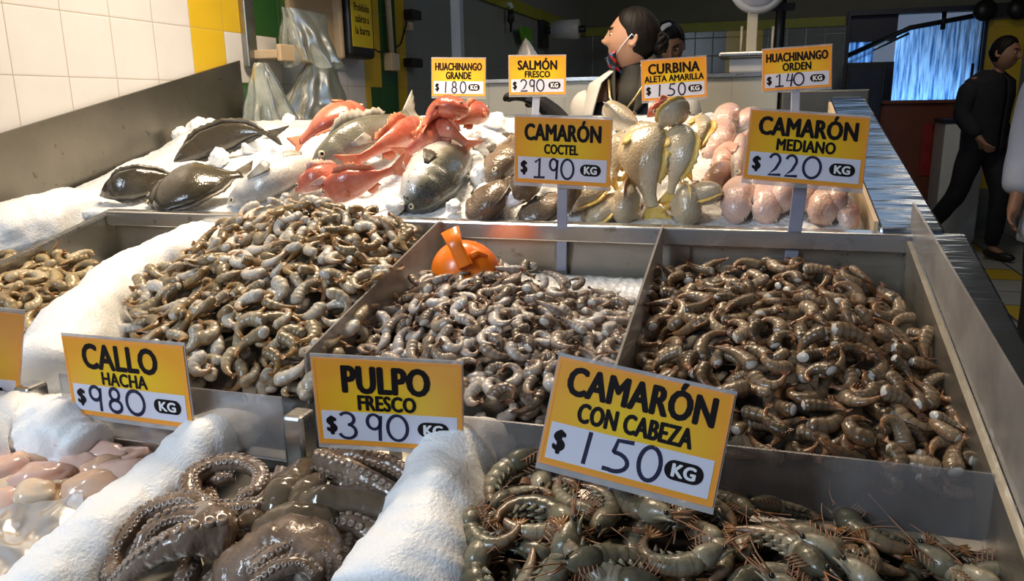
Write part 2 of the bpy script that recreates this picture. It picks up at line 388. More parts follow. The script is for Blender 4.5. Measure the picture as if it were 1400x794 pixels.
# wide ledge on the aisle side
b = MB()
b.hexa([(.222, 1.62, zr(1.62, -.03)), (.335, 1.62, zr(1.62, -.03)), (.292, 2.68, zr(2.68, -.03)), (.19, 2.68, zr(2.68, -.03)), (.222, 1.62, zr(1.62, .012)), (.335, 1.62, zr(1.62, .012)), (.292, 2.68, zr(2.68, .012)), (.19, 2.68, zr(2.68, .012))])
b.slab(.276, .37, .42, 1.62, -.04, .008)
bevel(fixn(b.build('side_ledge', M['ledge'], ct, False)), .006)
b = MB().hexa([(.30, 1.60, 0), (.33, 1.60, 0), (.285, 2.68, 0), (.255, 2.68, 0), (.30, 1.60, zr(1.60, -.03)), (.33, 1.60, zr(1.60, -.03)), (.285, 2.68, zr(2.68, -.03)), (.255, 2.68, zr(2.68, -.03))])
b.hexa([(.32, .42, 0), (.36, .42, 0), (.36, 1.60, 0), (.32, 1.60, 0), (.32, .42, zr(.42, -.04)), (.36, .42, zr(.42, -.04)), (.36, 1.60, zr(1.60, -.04)), (.32, 1.60, zr(1.60, -.04))])
fixn(b.build('side_apron', M['steel'], ct, False))
# low tray side between ice and ledge
b = MB().hexa([(.214, 1.64, zr(1.64, -.04)), (.222, 1.64, zr(1.64, -.04)), (.192, 2.6, zr(2.6, -.04)), (.184, 2.6, zr(2.6, -.04)), (.214, 1.64, zr(1.64, .018)), (.222, 1.64, zr(1.64, .018)), (.192, 2.6, zr(2.6, .018)), (.184, 2.6, zr(2.6, .018))]); fixn(b.build('tray_side', M['tan'], ct, False))
# splash sheet against the tiled wall
b = MB().hexa([(WX+.001, 1.0, zr(1.0, -.05)), (WX+.012, 1.0, zr(1.0, -.05)), (WX+.012, 2.70, zr(2.70, -.05)), (WX+.001, 2.70, zr(2.70, -.05)),
               (WX+.001, 1.0, 1.248-.64*.221), (WX+.012, 1.0, 1.248-.64*.221), (WX+.012, 2.70, 1.482), (WX+.001, 2.70, 1.482)])
fixn(b.build('splash_panel', M['splash'], ct, False))
for b in (MB().box(FX0, .28, 2.66, 2.68, 0, zr(2.67, -.03)), MB().box(FX0, .30, .44, .46, 0, zr(.45, -.16))): fixn(b.build('body_panel', M['steel'], ct, False))
# vertical posts on the bin back and the brackets of the front edge
for px in (768, 935, 1083):
    c = YP(1.632, px, 318); b = MB().slab(c.x-.014, c.x+.014, 1.622, 1.632, -.15, -.016); fixn(b.build('post_bracket', M['steel'], ct, False))
c = YP(1.63, 264, 300); fixn(MB().slab(c.x-.014, c.x+.014, 1.624, 1.633, -.045, -.018).build('post_bracket', M['steel'], ct, False))
for x0, x1 in ((-1.94, -.645), (-.60, .268)):
    fixn(MB().slab(x0, x1, .932, .95, -.155, -.098).build('front_beam', M['steel'], ct, False))
for px, py in ((408, 595), (42, 553)):
    c = YP(.93, px, py); b = MB(); b.box(c.x-.017, c.x+.017, .915, .955, c.z-.08, c.z+.035); bevel(b.build('corner_bracket', M['steel_bright'], ct, False), .006)

# clear plastic sheets
def sheet(name, V8, mat, label, cat='divider'):
    b = MB().hexa(V8); o = fixn(b.build(name, mat, None, False, origin=sum((Vector(v) for v in V8), Vector())/8)); return tag(o, label, cat)
def vsheet(x0, x1, y0, y1, lo, hi): return [(x0, y0, zr(y0, lo)), (x1, y0, zr(y0, lo)), (x1, y1, zr(y1, lo)), (x0, y1, zr(y1, lo)), (x0, y0, zr(y0, hi)), (x1, y0, zr(y0, hi)), (x1, y1, zr(y1, hi)), (x0, y1, zr(y1, hi))]
sheet('bin_divider', vsheet(-.672, -.668, 1.03, 1.606, -.155, .012), M['acrylic_hazy'], 'smoky clear divider left of the orange scoop, beside the tall heap of peeled shrimp')
sheet('bin_divider', vsheet(-.186, -.182, .955, 1.606, -.155, .012), M['acrylic_hazy'], 'smoky clear divider between the cocktail shrimp bin and the bin of medium shrimp')
zt = 1.108
sheet('side_guard', [(.277, .70, zr(.70, -.02)), (.281, .70, zr(.70, -.02)), (.281, 1.64, zr(1.64, -.02)), (.277, 1.64, zr(1.64, -.02)), (.277, .70, .965), (.281, .70, .965), (.281, 1.64, zt), (.277, 1.64, zt)], M['acrylic_hazy'], 'tall hazy plastic guard along the aisle edge of the medium shrimp bin', 'guard')
sheet('front_guard', vsheet(-1.06, -.648, .926, .929, -.098, .003), M['acrylic'], 'low clear plastic guard standing across the CALLO price sign', 'guard')
sheet('front_guard', vsheet(-.40, .268, .926, .929, -.105, .003), M['acrylic'], 'long low clear plastic guard in front of the medium shrimp, behind the CON CABEZA sign', 'guard')

# ------------------------------------------------------------------ price signs
_txt = {}
def text_mesh(s, bold=0):
    """flat letters: vertices scaled so that the capital height is 1, centred on x; base line y=0"""
    if s in _txt: return _txt[s]
    def get(t):
        cu = bpy.data.curves.new('lettering', 'FONT'); cu.body = t; cu.align_x = 'CENTER'; cu.resolution_u = 3; cu.space_character = 1.04
        o = bpy.data.objects.new('lettering', cu); COL.objects.link(o); dg = bpy.context.evaluated_depsgraph_get(); dg.update()
        me = bpy.data.meshes.new_from_object(o.evaluated_get(dg)); bpy.data.objects.remove(o); bpy.data.curves.remove(cu)
        V = np.array([v.co[:] for v in me.vertices]); Fc = [tuple(p.vertices) for p in me.polygons]; bpy.data.meshes.remove(me); return V, Fc
    H, _ = get('H'); cap = H[:, 1].max()-H[:, 1].min(); base = H[:, 1].min()
    V, Fc = get(s); V[:, 0] -= (V[:, 0].max()+V[:, 0].min())/2; V[:, 1] -= base; V /= cap
    _txt[s] = (V, Fc, V[:, 0].max()*2); return _txt[s]
def add_text(mb, s, cx, y, width, cap, z, Mx, bold=.075):
    V, Fc, wd = text_mesh(s, bold)
    k = 0
    for dx, dy in ((-1, 0), (1, 0), (0, 0), (-.5, .5), (.5, .5), (-.5, -.5), (.5, -.5)):   # overprinted for a bold weight
        k += 1; e = bold*cap; mb.add([Mx @ Vector((cx+dx*e*.8+v[0]*(width-1.6*e)/wd, y+dy*e+v[1]*cap, z+k*2e-6)) for v in V], Fc)
def arc(cx, cy, rx, ry, a0, a1, n=14): return [(cx+rx*math.cos(math.radians(a0+(a1-a0)*i/n)), cy+ry*math.sin(math.radians(a0+(a1-a0)*i/n))) for i in range(n+1)]
GL = {'1': [[(.55, 1.0), (.45, 0)]], 'I': [[(.2, .78), (.55, 1.0), (.52, 0)], [(.1, 0), (.95, .02)]],
      '5': [[(.95, .98), (.42, .95), (.33, .58)]+arc(.40, .30, .45, .28, 95, -110)+[(.05, .04)]],
      '0': [arc(.5, .5, .40, .5, 80, 440, 24)], '9': [arc(.45, .70, .32, .29, 40, 400, 18)+[(.80, .95), (.74, .45), (.72, -.05)]],
      '3': [arc(.40, .76, .36, .24, 150, -80)+arc(.40, .26, .42, .28, 85, -160)], '8': [arc(.5, .75, .27, .25, -80, 260, 16)+arc(.5, .25, .36, .26, 100, -260, 18)],
      '2': [arc(.45, .72, .36, .28, 165, -15)+[(.55, .30), (.08, 0), (.95, .03)]], '4': [[(.35, 1.0), (.12, .42), (.88, .45)], [(.82, .98), (.62, -.05)]]}
def ribbon(mb, pts, wd, z, Mx):
    pts = [Vector((p[0], p[1], 0)) for p in pts]; n = len(pts); V = []
    for i, p in enumerate(pts):
        t = (pts[min(i+1, n-1)]-pts[max(i-1, 0)]); t = t.normalized() if t.length > 1e-9 else Vector((1, 0, 0)); s = Vector((-t.y, t.x, 0))*wd/2
        V += [Mx @ Vector((p.x+s.x, p.y+s.y, z)), Mx @ Vector((p.x-s.x, p.y-s.y, z))]
    mb.add(V, [(2*i, 2*i+1, 2*i+3, 2*i+2) for i in range(n-1)])
def pill(mb, cx, cy, wd, ht, z, Mx, r=None):
    r = ht/2 if r is None else r; pts = []
    for (sx, sy, a) in ((1, 1, 0), (-1, 1, 90), (-1, -1, 180), (1, -1, 270)):
        pts += arc(cx+sx*(wd/2-r), cy+sy*(ht/2-r), r, r, a, a+90, 6)
    mb.add([Mx @ Vector((x, y, z)) for x, y in pts], [tuple(range(len(pts)))])
def rvec(r):
    th = np.linalg.norm(r)
    if th < 1e-9: return np.eye(3)
    k = np.array(r)/th; K = np.array([[0, -k[2], k[1]], [k[2], 0, -k[0]], [-k[1], k[0], 0]]); return np.eye(3)+math.sin(th)*K+(1-math.cos(th))*K@K
def fit_sign(q, D):
    """pose and size of the rectangle seen at q (tl,tr,br,bl), its centre at depth D"""
    q = np.array(q, float); c = q.mean(0)
    def model(p):
        R = rvec(p[:3]); w_, h_ = math.exp(p[5]), math.exp(p[6]); ctr = np.array([(p[3]-CX)*D/FOC, (p[4]-CY)*D/FOC, D])
        pts = [ctr+R@np.array((sx*w_/2, sy*h_/2, 0)) for sx, sy in ((-1, -1), (1, -1), (1, 1), (-1, 1))]
        return np.array([(CX+FOC*a[0]/a[2], CY+FOC*a[1]/a[2]) for a in pts]), pts
    def res(p): return np.concatenate([(model(p)[0]-q).ravel(), 3.0*p[:2]])
    wd = np.linalg.norm(q[1]-q[0])*D/FOC; ht = np.linalg.norm(q[3]-q[0])*D/FOC
    p = np.array([.1, .1, math.atan2(*(q[1]-q[0])[::-1]), c[0], c[1], math.log(wd), math.log(ht)])
    lam = 1e-2
    for it in range(120):
        r = res(p); J = np.array([(res(p+1e-5*np.eye(7)[i])-r)/1e-5 for i in range(7)]).T
        d = np.linalg.solve(J.T@J+lam*np.diag(np.diag(J.T@J)+1e-6), -J.T@r)
        if (res(p+d)**2).sum() < (r**2).sum(): p = p+d; lam = max(lam*.5, 1e-6)
        else: lam *= 3
    pts = [CAM+RW@a for a in model(p)[1]]
    tl, tr, br, bl = [Vector(a) for a in pts]; X = (tr-tl).normalized(); Yv = (tl-bl); Yv = (Yv-X*Yv.dot(X)).normalized(); N = X.cross(Yv)
    m4 = Matrix.Identity(4); o = (tl+tr+br+bl)/4
    for i in range(3): m4[i][0] = X[i]; m4[i][1] = Yv[i]; m4[i][2] = N[i]; m4[i][3] = o[i]
    return m4, (tr-tl).length, (tl-bl).length
def sign(q, D, lines, price, base, label, postw=.016, pen=.024, panel=(.06, .40), gut=.045, blank=False):
    base = Vector(base)
    if D is None: D = float((RW.T @ (np.array(base)-CAM))[2])-.025
    Mx, W, H = fit_sign(q, D)
    s = empty('price_sign', base, label, 'price sign', 'yellow price signs')
    L = lambda u, v: ((u-.5)*W, (v-.5)*H)
    b = MB().box(-W/2-gut*.2*W, W/2+gut*.2*W, -H/2-.06*H, H/2+.035*H, -.003, -.0012, 0, Mx); fixn(b.build('clear_sleeve', M['sleeve'], s, False))
    # card in its own frame so that its printed colours follow the card
    o = bpy.data.objects.new('card', mesh('card', [(sx*W/2, sy*H/2, sz) for sz in (-.001, 0) for sy in (-1, 1) for sx in (-1, 1)], [(0, 2, 3, 1), (4, 5, 7, 6), (0, 1, 5, 4), (1, 3, 7, 5), (3, 2, 6, 7), (2, 0, 4, 6)], M['card'], False)); COL.objects.link(o); o.parent = s; o.matrix_basis = Matrix.Translation(-base) @ Mx
    b = MB(); e = .018*W
    b.box(-W/2, W/2, -H/2, -H/2+e, 0, .0003, 0, Mx).box(-W/2, W/2, H/2-e, H/2, 0, .0003, 0, Mx).box(-W/2, -W/2+e, -H/2+e, H/2-e, 0, .0003, 0, Mx).box(W/2-e, W/2, -H/2+e, H/2-e, 0, .0003, 0, Mx); b.build('card_border', M['card_edge'], s, False)
    x0, y0 = L(.035, panel[0]); x1, y1 = L(.965, panel[1]); b = MB().box(x0, x1, y0, y1, 0, .0004, 0, Mx); b.build('price_panel', M['paper'], s, False)
    for t, cu, v, wu, cap in lines: b = MB(); add_text(b, t, (cu-.5)*W, (v-.5)*H, wu*W, cap*H, .0005, Mx); b.build('lettering', M['ink'], s, False)
    ph = panel[1]-panel[0]
    if not blank: b = MB(); add_text(b, '$', (.10-.5)*W, (panel[0]+.28*ph-.5)*H, .075*W, .52*ph*H, .0008, Mx, .09); b.build('currency_lettering', M['ink'], s, False)
    kx, ky = (price[2] if len(price) > 2 else .82)-.5, panel[0]+.52*ph-.5
    b = MB(); pill(b, kx*W, ky*H, .215*W, .52*ph*H, .0009, Mx); b.build('unit_badge', M['ink'], s, False)
    b = MB(); add_text(b, 'KG', kx*W, (ky-.16*ph)*H, .135*W, .32*ph*H, .0012, Mx, .09); b.build('unit_lettering', M['white_ink'], s, False)
    b = MB(); digs, spans = price[0], price[1]
    for ch, (u0, u1) in zip(digs, spans):
        for st in GL[ch]:
            pts = [((u0+(u1-u0)*x-.5)*W, (panel[0]+ph*(.08+.88*y)-.5)*H) for x, y in st]; ribbon(b, pts, pen*W, .0007, Mx)
    if b.f: b.build('handwritten_price', M['pen'], s, False)
    # the post behind the card down to its foot
    top = Mx @ Vector((0, -H*.15, -.006)); X = Vector((Mx[0][0], Mx[1][0], 0)).normalized(); N = Vector((-X.y, X.x, 0))
    c = []
    for pz in (base, top): c += [pz-X*postw/2, pz+X*postw/2, pz+X*postw/2+N*.006, pz-X*postw/2+N*.006]
    bevel(fixn(MB().hexa(c).build('post', M['post'], s, False)), .002)
    return s
SIGNS = [
 ([(765, 487), (1005, 540), (974, 694), (735, 631)], .84, [('CAMARÓN', .5, .68, .85, .25), ('CON CABEZA', .5, .45, .66, .17)], ('150', [(.20, .33), (.36, .53), (.55, .70)], .815), P(840, 700, -.11), 'large tilted price sign reading CAMARÓN CON CABEZA 150, on the head-on shrimp', .030),
 ([(425, 487), (631, 500), (633, 616), (437, 606)], 1.04, [('PULPO', .49, .63, .60, .29), ('FRESCO', .49, .43, .40, .165)], ('390', [(.15, .29), (.33, .47), (.47, .64)], .80), P(530, 640, -.14)+Vector((0, .03, 0)), 'price sign reading PULPO FRESCO 390 behind the octopus', .02),
 ([(82, 460), (252, 472), (262, 587), (103, 563)], 1.20, [('CALLO', .47, .62, .63, .30), ('HACHA', .49, .425, .38, .155)], ('980', [(.16, .30), (.32, .46), (.47, .65)], .82), P(180, 610, -.14)+Vector((0, .03, 0)), 'price sign reading CALLO HACHA 980 behind the peach scallops', .02),
 ([(-130, 414), (33, 430), (23, 575), (-122, 566)], 1.27, [], ('', [], .80), P(-40, 590, -.14)+Vector((0, .03, 0)), 'price sign cut off by the left edge of the photo, left of the CALLO sign', .02),
 ([(704, 159), (837, 164), (833, 256), (704, 248)], 1.60, [('CAMARÓN', .5, .66, .80, .235), ('COCTEL', .49, .46, .36, .14)], ('I90', [(.19, .33), (.36, .48), (.48, .64)], .80), Vector((YP(1.622, 768, 330).x, 1.619, zr(1.62, -.10))), 'price sign reading CAMARÓN COCTEL 190 on a post at the rail', .022),
 ([(1026, 151), (1190, 160), (1178, 260), (1017, 242)], 1.47, [('CAMARÓN', .5, .66, .84, .25), ('MEDIANO', .5, .45, .50, .16)], ('220', [(.20, .32), (.34, .46), (.48, .66)], .82), Vector((YP(1.622, 1083, 330).x, 1.619, zr(1.62, -.06))), 'price sign reading CAMARÓN MEDIANO 220 on a post at the rail', .026),
 ([(590, 80), (664, 80), (663, 132), (591, 131)], None, [('HUACHINANGO', .5, .69, .88, .19), ('GRANDE', .5, .46, .48, .18)], ('180', [(.20, .32), (.36, .48), (.52, .65)], .79), P(632, 168, -.02), 'small price sign reading HUACHINANGO GRANDE 180 behind the red snappers', .022),
 ([(695, 77), (774, 76), (773, 129), (697, 129)], None, [('SALMÓN', .5, .65, .70, .23), ('FRESCO', .5, .45, .45, .155)], ('290', [(.19, .33), (.35, .47), (.47, .63)], .80), P(731, 170, -.02), 'small price sign reading SALMÓN FRESCO 290 left of the seller', .024),
 ([(876, 84), (966, 77), (966, 132), (879, 138)], None, [('CURBINA', .5, .66, .80, .24), ('ALETA AMARILLA', .5, .455, .92, .15)], ('150', [(.20, .34), (.38, .52), (.55, .68)], .82), P(926, 180, -.02), 'small price sign reading CURBINA ALETA AMARILLA 150 in front of the seller', .024),
 ([(1042, 69), (1138, 61), (1136, 119), (1043, 124)], None, [('HUACHINANGO', .5, .69, .90, .20), ('ORDEN', .5, .46, .42, .18)], ('I40', [(.17, .32), (.34, .46), (.44, .62)], .80), P(1086, 190, -.02), 'small price sign reading HUACHINANGO ORDEN 140 above the pink fish', .024)]
for q, D, ln, pr, bs, lab, pw in SIGNS: sign(q, D, ln, pr, bs, lab, pw, blank=not ln)
# ------------------------------------------------------------------ ice
def ice_ridge(name, pts, rads, label, squash=.8, seed=0, n=70, bump=.006, mat=None, lift=.0):
    """rounded bank of packed ice along pts (world), rads = half widths"""
    c = spline(pts, n); r = [float(np.interp(i/(n-1), np.linspace(0, 1, len(rads)), rads)) for i in range(n)]; k = 28; V = []; Fc = []
    for i in range(n):
        t = Vector(c[min(i+1, n-1)]-c[max(i-1, 0)]).normalized(); s = t.cross(NRM).normalized(); u = s.cross(t)
        e = 1.0
        q = min(i, n-1-i)/5.0
        if q < 1: e = math.sqrt(max(0.02, 1-(1-q)**2))
        for j in range(k):
            a = 2*math.pi*j/k; d = s*math.cos(a)*(1 if math.sin(a) > 0 else 1+.28*min(1, -math.sin(a)*2.2))+u*math.sin(a)*(squash if math.sin(a) > 0 else .85)
            p = Vector(c[i])+d*r[i]*e
            p += d*(bump*2.2*nse(p+Vector((seed, 0, 0)), 14)+bump*.9*nse(p+Vector((0, seed, 0)), 45)+bump*.35*nse(p, 130))
            V.append(p)
    for i in range(n-1):
        for j in range(k): Fc.append((i*k+j, i*k+(j+1) % k, (i+1)*k+(j+1) % k, (i+1)*k+j))
    Fc.append(tuple(range(k))[::-1]); Fc.append(tuple((n-1)*k+j for j in range(k)))
    o = obj(name, V, Fc, mat or M['ice'], None, True, None, sum((Vector(p) for p in pts), Vector())/len(pts)); fixn(o); return tag(o, label, 'ice')
ice_ridge('ice_ridge', [P(50, 530, -.06), P(92, 470, -.05), P(140, 415, -.045), P(198, 365, -.04), P(262, 337, -.04), P(300, 315, -.06)], [.07, .075, .07, .062, .055, .05], 'smooth white ice bank left of the tall heap of peeled shrimp, behind the CALLO sign', .85, 1)
ice_ridge('ice_ridge', [P(-60, 335, -.05), P(0, 318, -.03), P(55, 300, -.02), P(105, 286, -.025), P(160, 281, -.045)], [.085, .09, .09, .08, .055], 'overexposed white ice bank between the left wall and the back left bin', .75, 2)
ice_ridge('ice_ridge', [P(-30, 890, -.12), P(62, 815, -.105), P(140, 735, -.09), P(212, 665, -.085), P(276, 603, -.07), P(325, 588, -.09), P(350, 590, -.13)], [.065, .064, .058, .052, .046, .036, .02], 'white ice bank between the peach scallops and the octopus', .85, 3)
ice_ridge('ice_ridge', [P(545, 850, -.09), P(562, 790, -.075), P(592, 720, -.065), P(610, 660, -.06), P(634, 605, -.05), P(665, 600, -.085), P(690, 612, -.13)], [.085, .08, .068, .058, .042, .03, .02], 'white ice bank right of the octopus, beside the head-on shrimp', .95, 4)
ice_ridge('ice_ridge', [P(-90, 600, -.10), P(-10, 598, -.085), P(50, 585, -.08), P(95, 600, -.085), P(130, 620, -.10)], [.09, .085, .065, .055, .04], 'lumpy white ice mound under the cut-off price sign, behind the peach scallops', .8, 5, bump=.011)

def ice_sheet(name, poly, off, label, res=.012, amp=.012, seed=0, mounds=(), mat='crushed', cat='ice', fine=.004):
    """bumpy ice surface over the area (x0,x1,y0,y1) on the sloping counter"""
    x0, x1, y0, y1 = poly; nx = int((x1-x0)/res); ny = int((y1-y0)/res); V = []; Fc = []
    for j in range(ny+1):
        for i in range(nx+1):
            x = x0+(x1-x0)*i/nx; y = y0+(y1-y0)*j/ny; e = min(i, j, nx-i, ny-j)/6.0; e = min(1, e)
            h = off+amp*e*(nse((x+seed, y, 0), 7)+.5*nse((x, y+seed, 3), 19))+fine*nse((x, y, seed), 70)
            for mx, my, mh, mr in mounds: h += mh*e*math.exp(-((x-mx)**2+(y-my)**2)/mr**2)
            V.append((x, y, zr(y, h)))
    for j in range(ny):
        for i in range(nx): a = j*(nx+1)+i; Fc.append((a, a+1, a+nx+2, a+nx+1))
    n = len(V); b = [i for i in range(nx+1)]+[j*(nx+1)+nx for j in range(1, ny+1)]+[ny*(nx+1)+i for i in range(nx-1, -1, -1)]+[j*(nx+1) for j in range(ny-1, 0, -1)]
    V += [(V[i][0], V[i][1], zr(V[i][1], off-.02)) for i in b]; k = len(b)
    for i in range(k): Fc.append((b[i], n+i, n+(i+1) % k, b[(i+1) % k]))
    Fc.append(tuple(n+i for i in range(k)))
    o = obj(name, V, Fc, M[mat], None, True, None, ((x0+x1)/2, (y0+y1)/2, zr((y0+y1)/2, off))); fixn(o); return tag(o, label, cat, kind='stuff')
def mound(px, py, off, h, r): p = P(px, py, off); return (p.x, p.y, h, r)
bed_m = [mound(600, 190, .0, .05, .22), mound(900, 190, .0, .04, .25), mound(430, 190, .0, .03, .2), mound(270, 190, .03, .06, .10), mound(335, 185, .03, .05, .08), mound(180, 225, .0, .03, .15), mound(370, 215, .02, .045, .12), mound(480, 215, .02, .045, .13), mound(540, 185, .03, .05, .12), mound(650, 200, .02, .05, .10), mound(665, 230, .02, .03, .10), mound(870, 200, .02, .03, .2), mound(1000, 260, .0, .02, .12), mound(1010, 210, .02, .03, .12), mound(620, 260, .0, .02, .1)]
ice_sheet('ice_bed', (FX0+.012, .18, 1.645, 2.58), -.012, 'crushed ice bed under all the whole fish', .011, .018, 0, bed_m, 'crushed')
ice_sheet('ice_bed', (-1.585, -.68, 1.22, 1.60), -.115, 'thin crushed ice at the back of the two left shrimp bins', .012, .012, 4, [mound(175, 350, -.10, .035, .06)])
ice_sheet('ice_bed', (-.655, -.195, 1.2, 1.60), -.098, 'crushed ice showing at the back of the cocktail shrimp bin', .010, .012, 7)

# ------------------------------------------------------------------ shrimp
def shrimp_mat(name, dark, mid, lite, brown, rough=.3, bands=0):
    t = NT(name); co = t.coords('Object'); at = t.node('ShaderNodeAttribute', attribute_name='sp'); oi = t.node('ShaderNodeObjectInfo'); g = t.node('ShaderNodeNewGeometry')
    sep = t.node('ShaderNodeSeparateXYZ'); t.link(at.outputs['Vector'], sep.inputs[0])
    n = t.noise(45, 4, co); patch = t.noise(9, 2, g.outputs['Position'])
    v = t.math('ADD', t.math('ADD', t.math('MULTIPLY', n, .60), t.math('MULTIPLY', oi.outputs['Random'], .50)), t.math('MULTIPLY', patch, .05))
    c = t.ramp(v, [(.30, dark), (.55, mid), (.80, lite)])
    tl = t.ramp(sep.outputs[0], [(.55, (0, 0, 0)), (1.0, (1, 1, 1))]); c = t.mix(t.math('MULTIPLY', tl, .75), c, brown)
    dor = t.ramp(sep.outputs[1], [(.80, (0, 0, 0)), (1.0, (1, 1, 1))]); c = t.mix(t.math('MULTIPLY', dor, t.math('MULTIPLY', n, .9)), c, brown)
    if bands:
        f = t.math('FRACT', t.math('MULTIPLY', sep.outputs[0], 6.5)); b = t.ramp(f, [(.0, (0, 0, 0)), (.75, (0, 0, 0)), (.95, (1, 1, 1))]); c = t.mix(t.math('MULTIPLY', b, bands), c, dark)
    t.set(Base_Color=c, Roughness=rough, Coat_Weight=.22, Coat_Roughness=.10, Specular_IOR_Level=.45); t.bump(t.math('ADD', t.noise(150, 3, co), t.math('MULTIPLY', t.noise(55, 2, co), 1.6)), .45, .0022); return t.m
M['peeled'] = shrimp_mat('peeled_shrimp_flesh', (.12, .08, .035), (.33, .265, .165), (.58, .545, .48), (.34, .16, .03))
M['peeled_gold'] = shrimp_mat('golden_shrimp_flesh', (.22, .15, .07), (.42, .32, .16), (.56, .46, .30), (.28, .14, .03))
M['cocktail'] = shrimp_mat('cocktail_shrimp_flesh', (.11, .08, .055), (.30, .235, .18), (.55, .51, .48), (.20, .10, .04))
M['shell'] = shrimp_mat('raw_shrimp_shell', (.055, .036, .018), (.15, .10, .056), (.25, .18, .11), (.26, .10, .03), .3, .6)
M['shell_head'] = shrimp_mat('headed_shrimp_shell', (.07, .062, .038), (.165, .145, .092), (.28, .245, .17), (.24, .10, .045), .3, .6)
M['cut'] = simple('pale_shrimp_flesh', (.48, .44, .38), (.58, .55, .50), .3, coat=.4)
M['tailfin'] = simple('shrimp_tail_fin', (.17, .075, .02), (.30, .13, .04), .3, coat=.4, scale=60)
M['tailfin_dark'] = simple('dark_shrimp_tail_fin', (.08, .035, .018), (.20, .075, .035), .3, coat=.4, scale=60)
M['feeler'] = simple('shrimp_feelers', (.30, .14, .07), (.36, .18, .10), .4)
M['eye'] = simple('black_eye', (.008, .008, .008), None, .1, coat=.5)
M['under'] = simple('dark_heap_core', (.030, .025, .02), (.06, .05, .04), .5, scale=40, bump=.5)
def set_sp(me, sp):
    a = me.attributes.new('sp', 'FLOAT_VECTOR', 'POINT'); a.data.foreach_set('vector', np.array(sp, dtype=np.float32).ravel())
def shrimp_geo(L, r, curl, kind, seed):
    """returns body (V,F,mi,sp), tail blades (V,F) and the 2-D centre line; lies on its side in the XY plane"""
    rng = random.Random(seed); N, K = 26, 12; V = []; Fc = []; mi = []; sp = []; pos = Vector((0, 0, 0)); ang = 0.0; cl = []; up = rng.uniform(-.25, .25)
    for i in range(N+1):
        s = i/N; cl.append((pos.copy(), ang)); ang += curl/N*(.55+.9*s); pos = pos+Vector((math.cos(ang), math.sin(ang), up*math.sin(s*3)*.6))*L/N
    prof = [(0, .78), (.06, .98), (.22, 1.0), (.45, .84), (.7, .58), (.9, .36), (1, .26)]
    for i in range(N+1):
        s = i/N; p, a = cl[i]; rr = r*lerp_tab(prof, s)
        if kind != 'peeled': rr *= 1+.10*((s*6.5) % 1.0)-.05
        else: rr *= 1+.05*math.sin(s*38+seed)
        side = Vector((math.sin(a), -math.cos(a), 0))       # the outer, dorsal side of the curl
        for j in range(K):
            th = 2*math.pi*j/K; d = math.cos(th); q = p+side*(rr*d*(1.08 if d > 0 else .92))+Vector((0, 0, 1))*(math.sin(th)*rr*.80)
            V.append(q); sp.append((s, d, seed*.1))
    for i in range(N):
        for j in range(K): Fc.append((i*K+j, (i+1)*K+j, (i+1)*K+(j+1) % K, i*K+(j+1) % K)); mi.append(0)
    p, a = cl[0]; b = len(V); V.append(p-Vector((math.cos(a), math.sin(a), 0))*r*.30); sp.append((0, 0, 0))
    k0 = len(V)
    for j in range(K): V.append(V[j].lerp(V[b], .45)); sp.append((0, .5, 0))
    for j in range(K):
        Fc.append((j, (j+1) % K, k0+(j+1) % K, k0+j)); mi.append(1); Fc.append((k0+j, k0+(j+1) % K, b)); mi.append(1)
    b = len(V); p, a = cl[-1]; V.append(p+Vector((math.cos(a), math.sin(a), 0))*r*.2); sp.append((1, 0, 0))
    for j in range(K): Fc.append((N*K+(j+1) % K, N*K+j, b)); mi.append(0)
    # tail fan
    TV = []; TF = []; t = Vector((math.cos(a), math.sin(a), 0)); sd = Vector((math.sin(a), -math.cos(a), 0)); zz = Vector((0, 0, 1)); tw = rng.uniform(-.9, .9)
    lat = (sd*math.cos(tw)+zz*math.sin(tw)).normalized(); nn = t.cross(lat)
    for q, sprd in enumerate((-.62, -.32, 0, .32, .62)):
        ln = L*(.20 if q != 2 else .17); wd = L*.030; dr = (t*math.cos(sprd)+lat*math.sin(sprd)); cr = (lat*math.cos(sprd)-t*math.sin(sprd)); b = len(TV); h = nn*L*.006*(1 if q % 2 else 1.6)
        o0 = p-t*L*.02
        pr = [(0, .35), (.3, .9), (.65, 1.0), (.9, .6), (1.0, .12)]
        for u, ww in pr:
            c0 = o0+dr*ln*u+nn*(L*.03*u*u*(1 if seed % 2 else -1)); TV += [c0+cr*wd*ww, c0+h, c0-cr*wd*ww, c0-h]
        for i in range(4):
            for j in range(4): TF.append((b+i*4+j, b+i*4+(j+1) % 4, b+(i+1)*4+(j+1) % 4, b+(i+1)*4+j))
        TF.append((b+16, b+17, b+18, b+19)); TF.append((b+3, b+2, b+1, b))
    c = sum(V, Vector())/len(V); V = [v-c for v in V]; TV = [v-c for v in TV]; cl = [(q-c, a) for q, a in cl]
    return V, Fc, mi, sp, TV, TF, cl
class Proto: pass
def make_protos(kind, n, L, r, curls, mats, tmat, seed, name, tname='tail_fan'):
    out = []
    for i in range(n):
        V, Fc, mi, sp, TV, TF, cl = shrimp_geo(L*random.Random(seed+i).uniform(.85, 1.15), r*random.Random(seed+i+50).uniform(.9, 1.12), curls[i % len(curls)], kind, seed+i)
        p = Proto(); p.me = mesh(name, V, Fc, mats, True, mi); set_sp(p.me, sp); p.tail = mesh(tname, TV, TF, tmat, True)
        p.parts = [(tname, p.tail)]
        p.pv = np.array([v[:] for v in V+TV]); p.full = [(V, Fc, mi, sp, 0), (TV, TF, [2]*len(TF), [(1, 0, 0)]*len(TV), 0)]; p.cl = cl; p.L = L
        out.append(p)
    return out
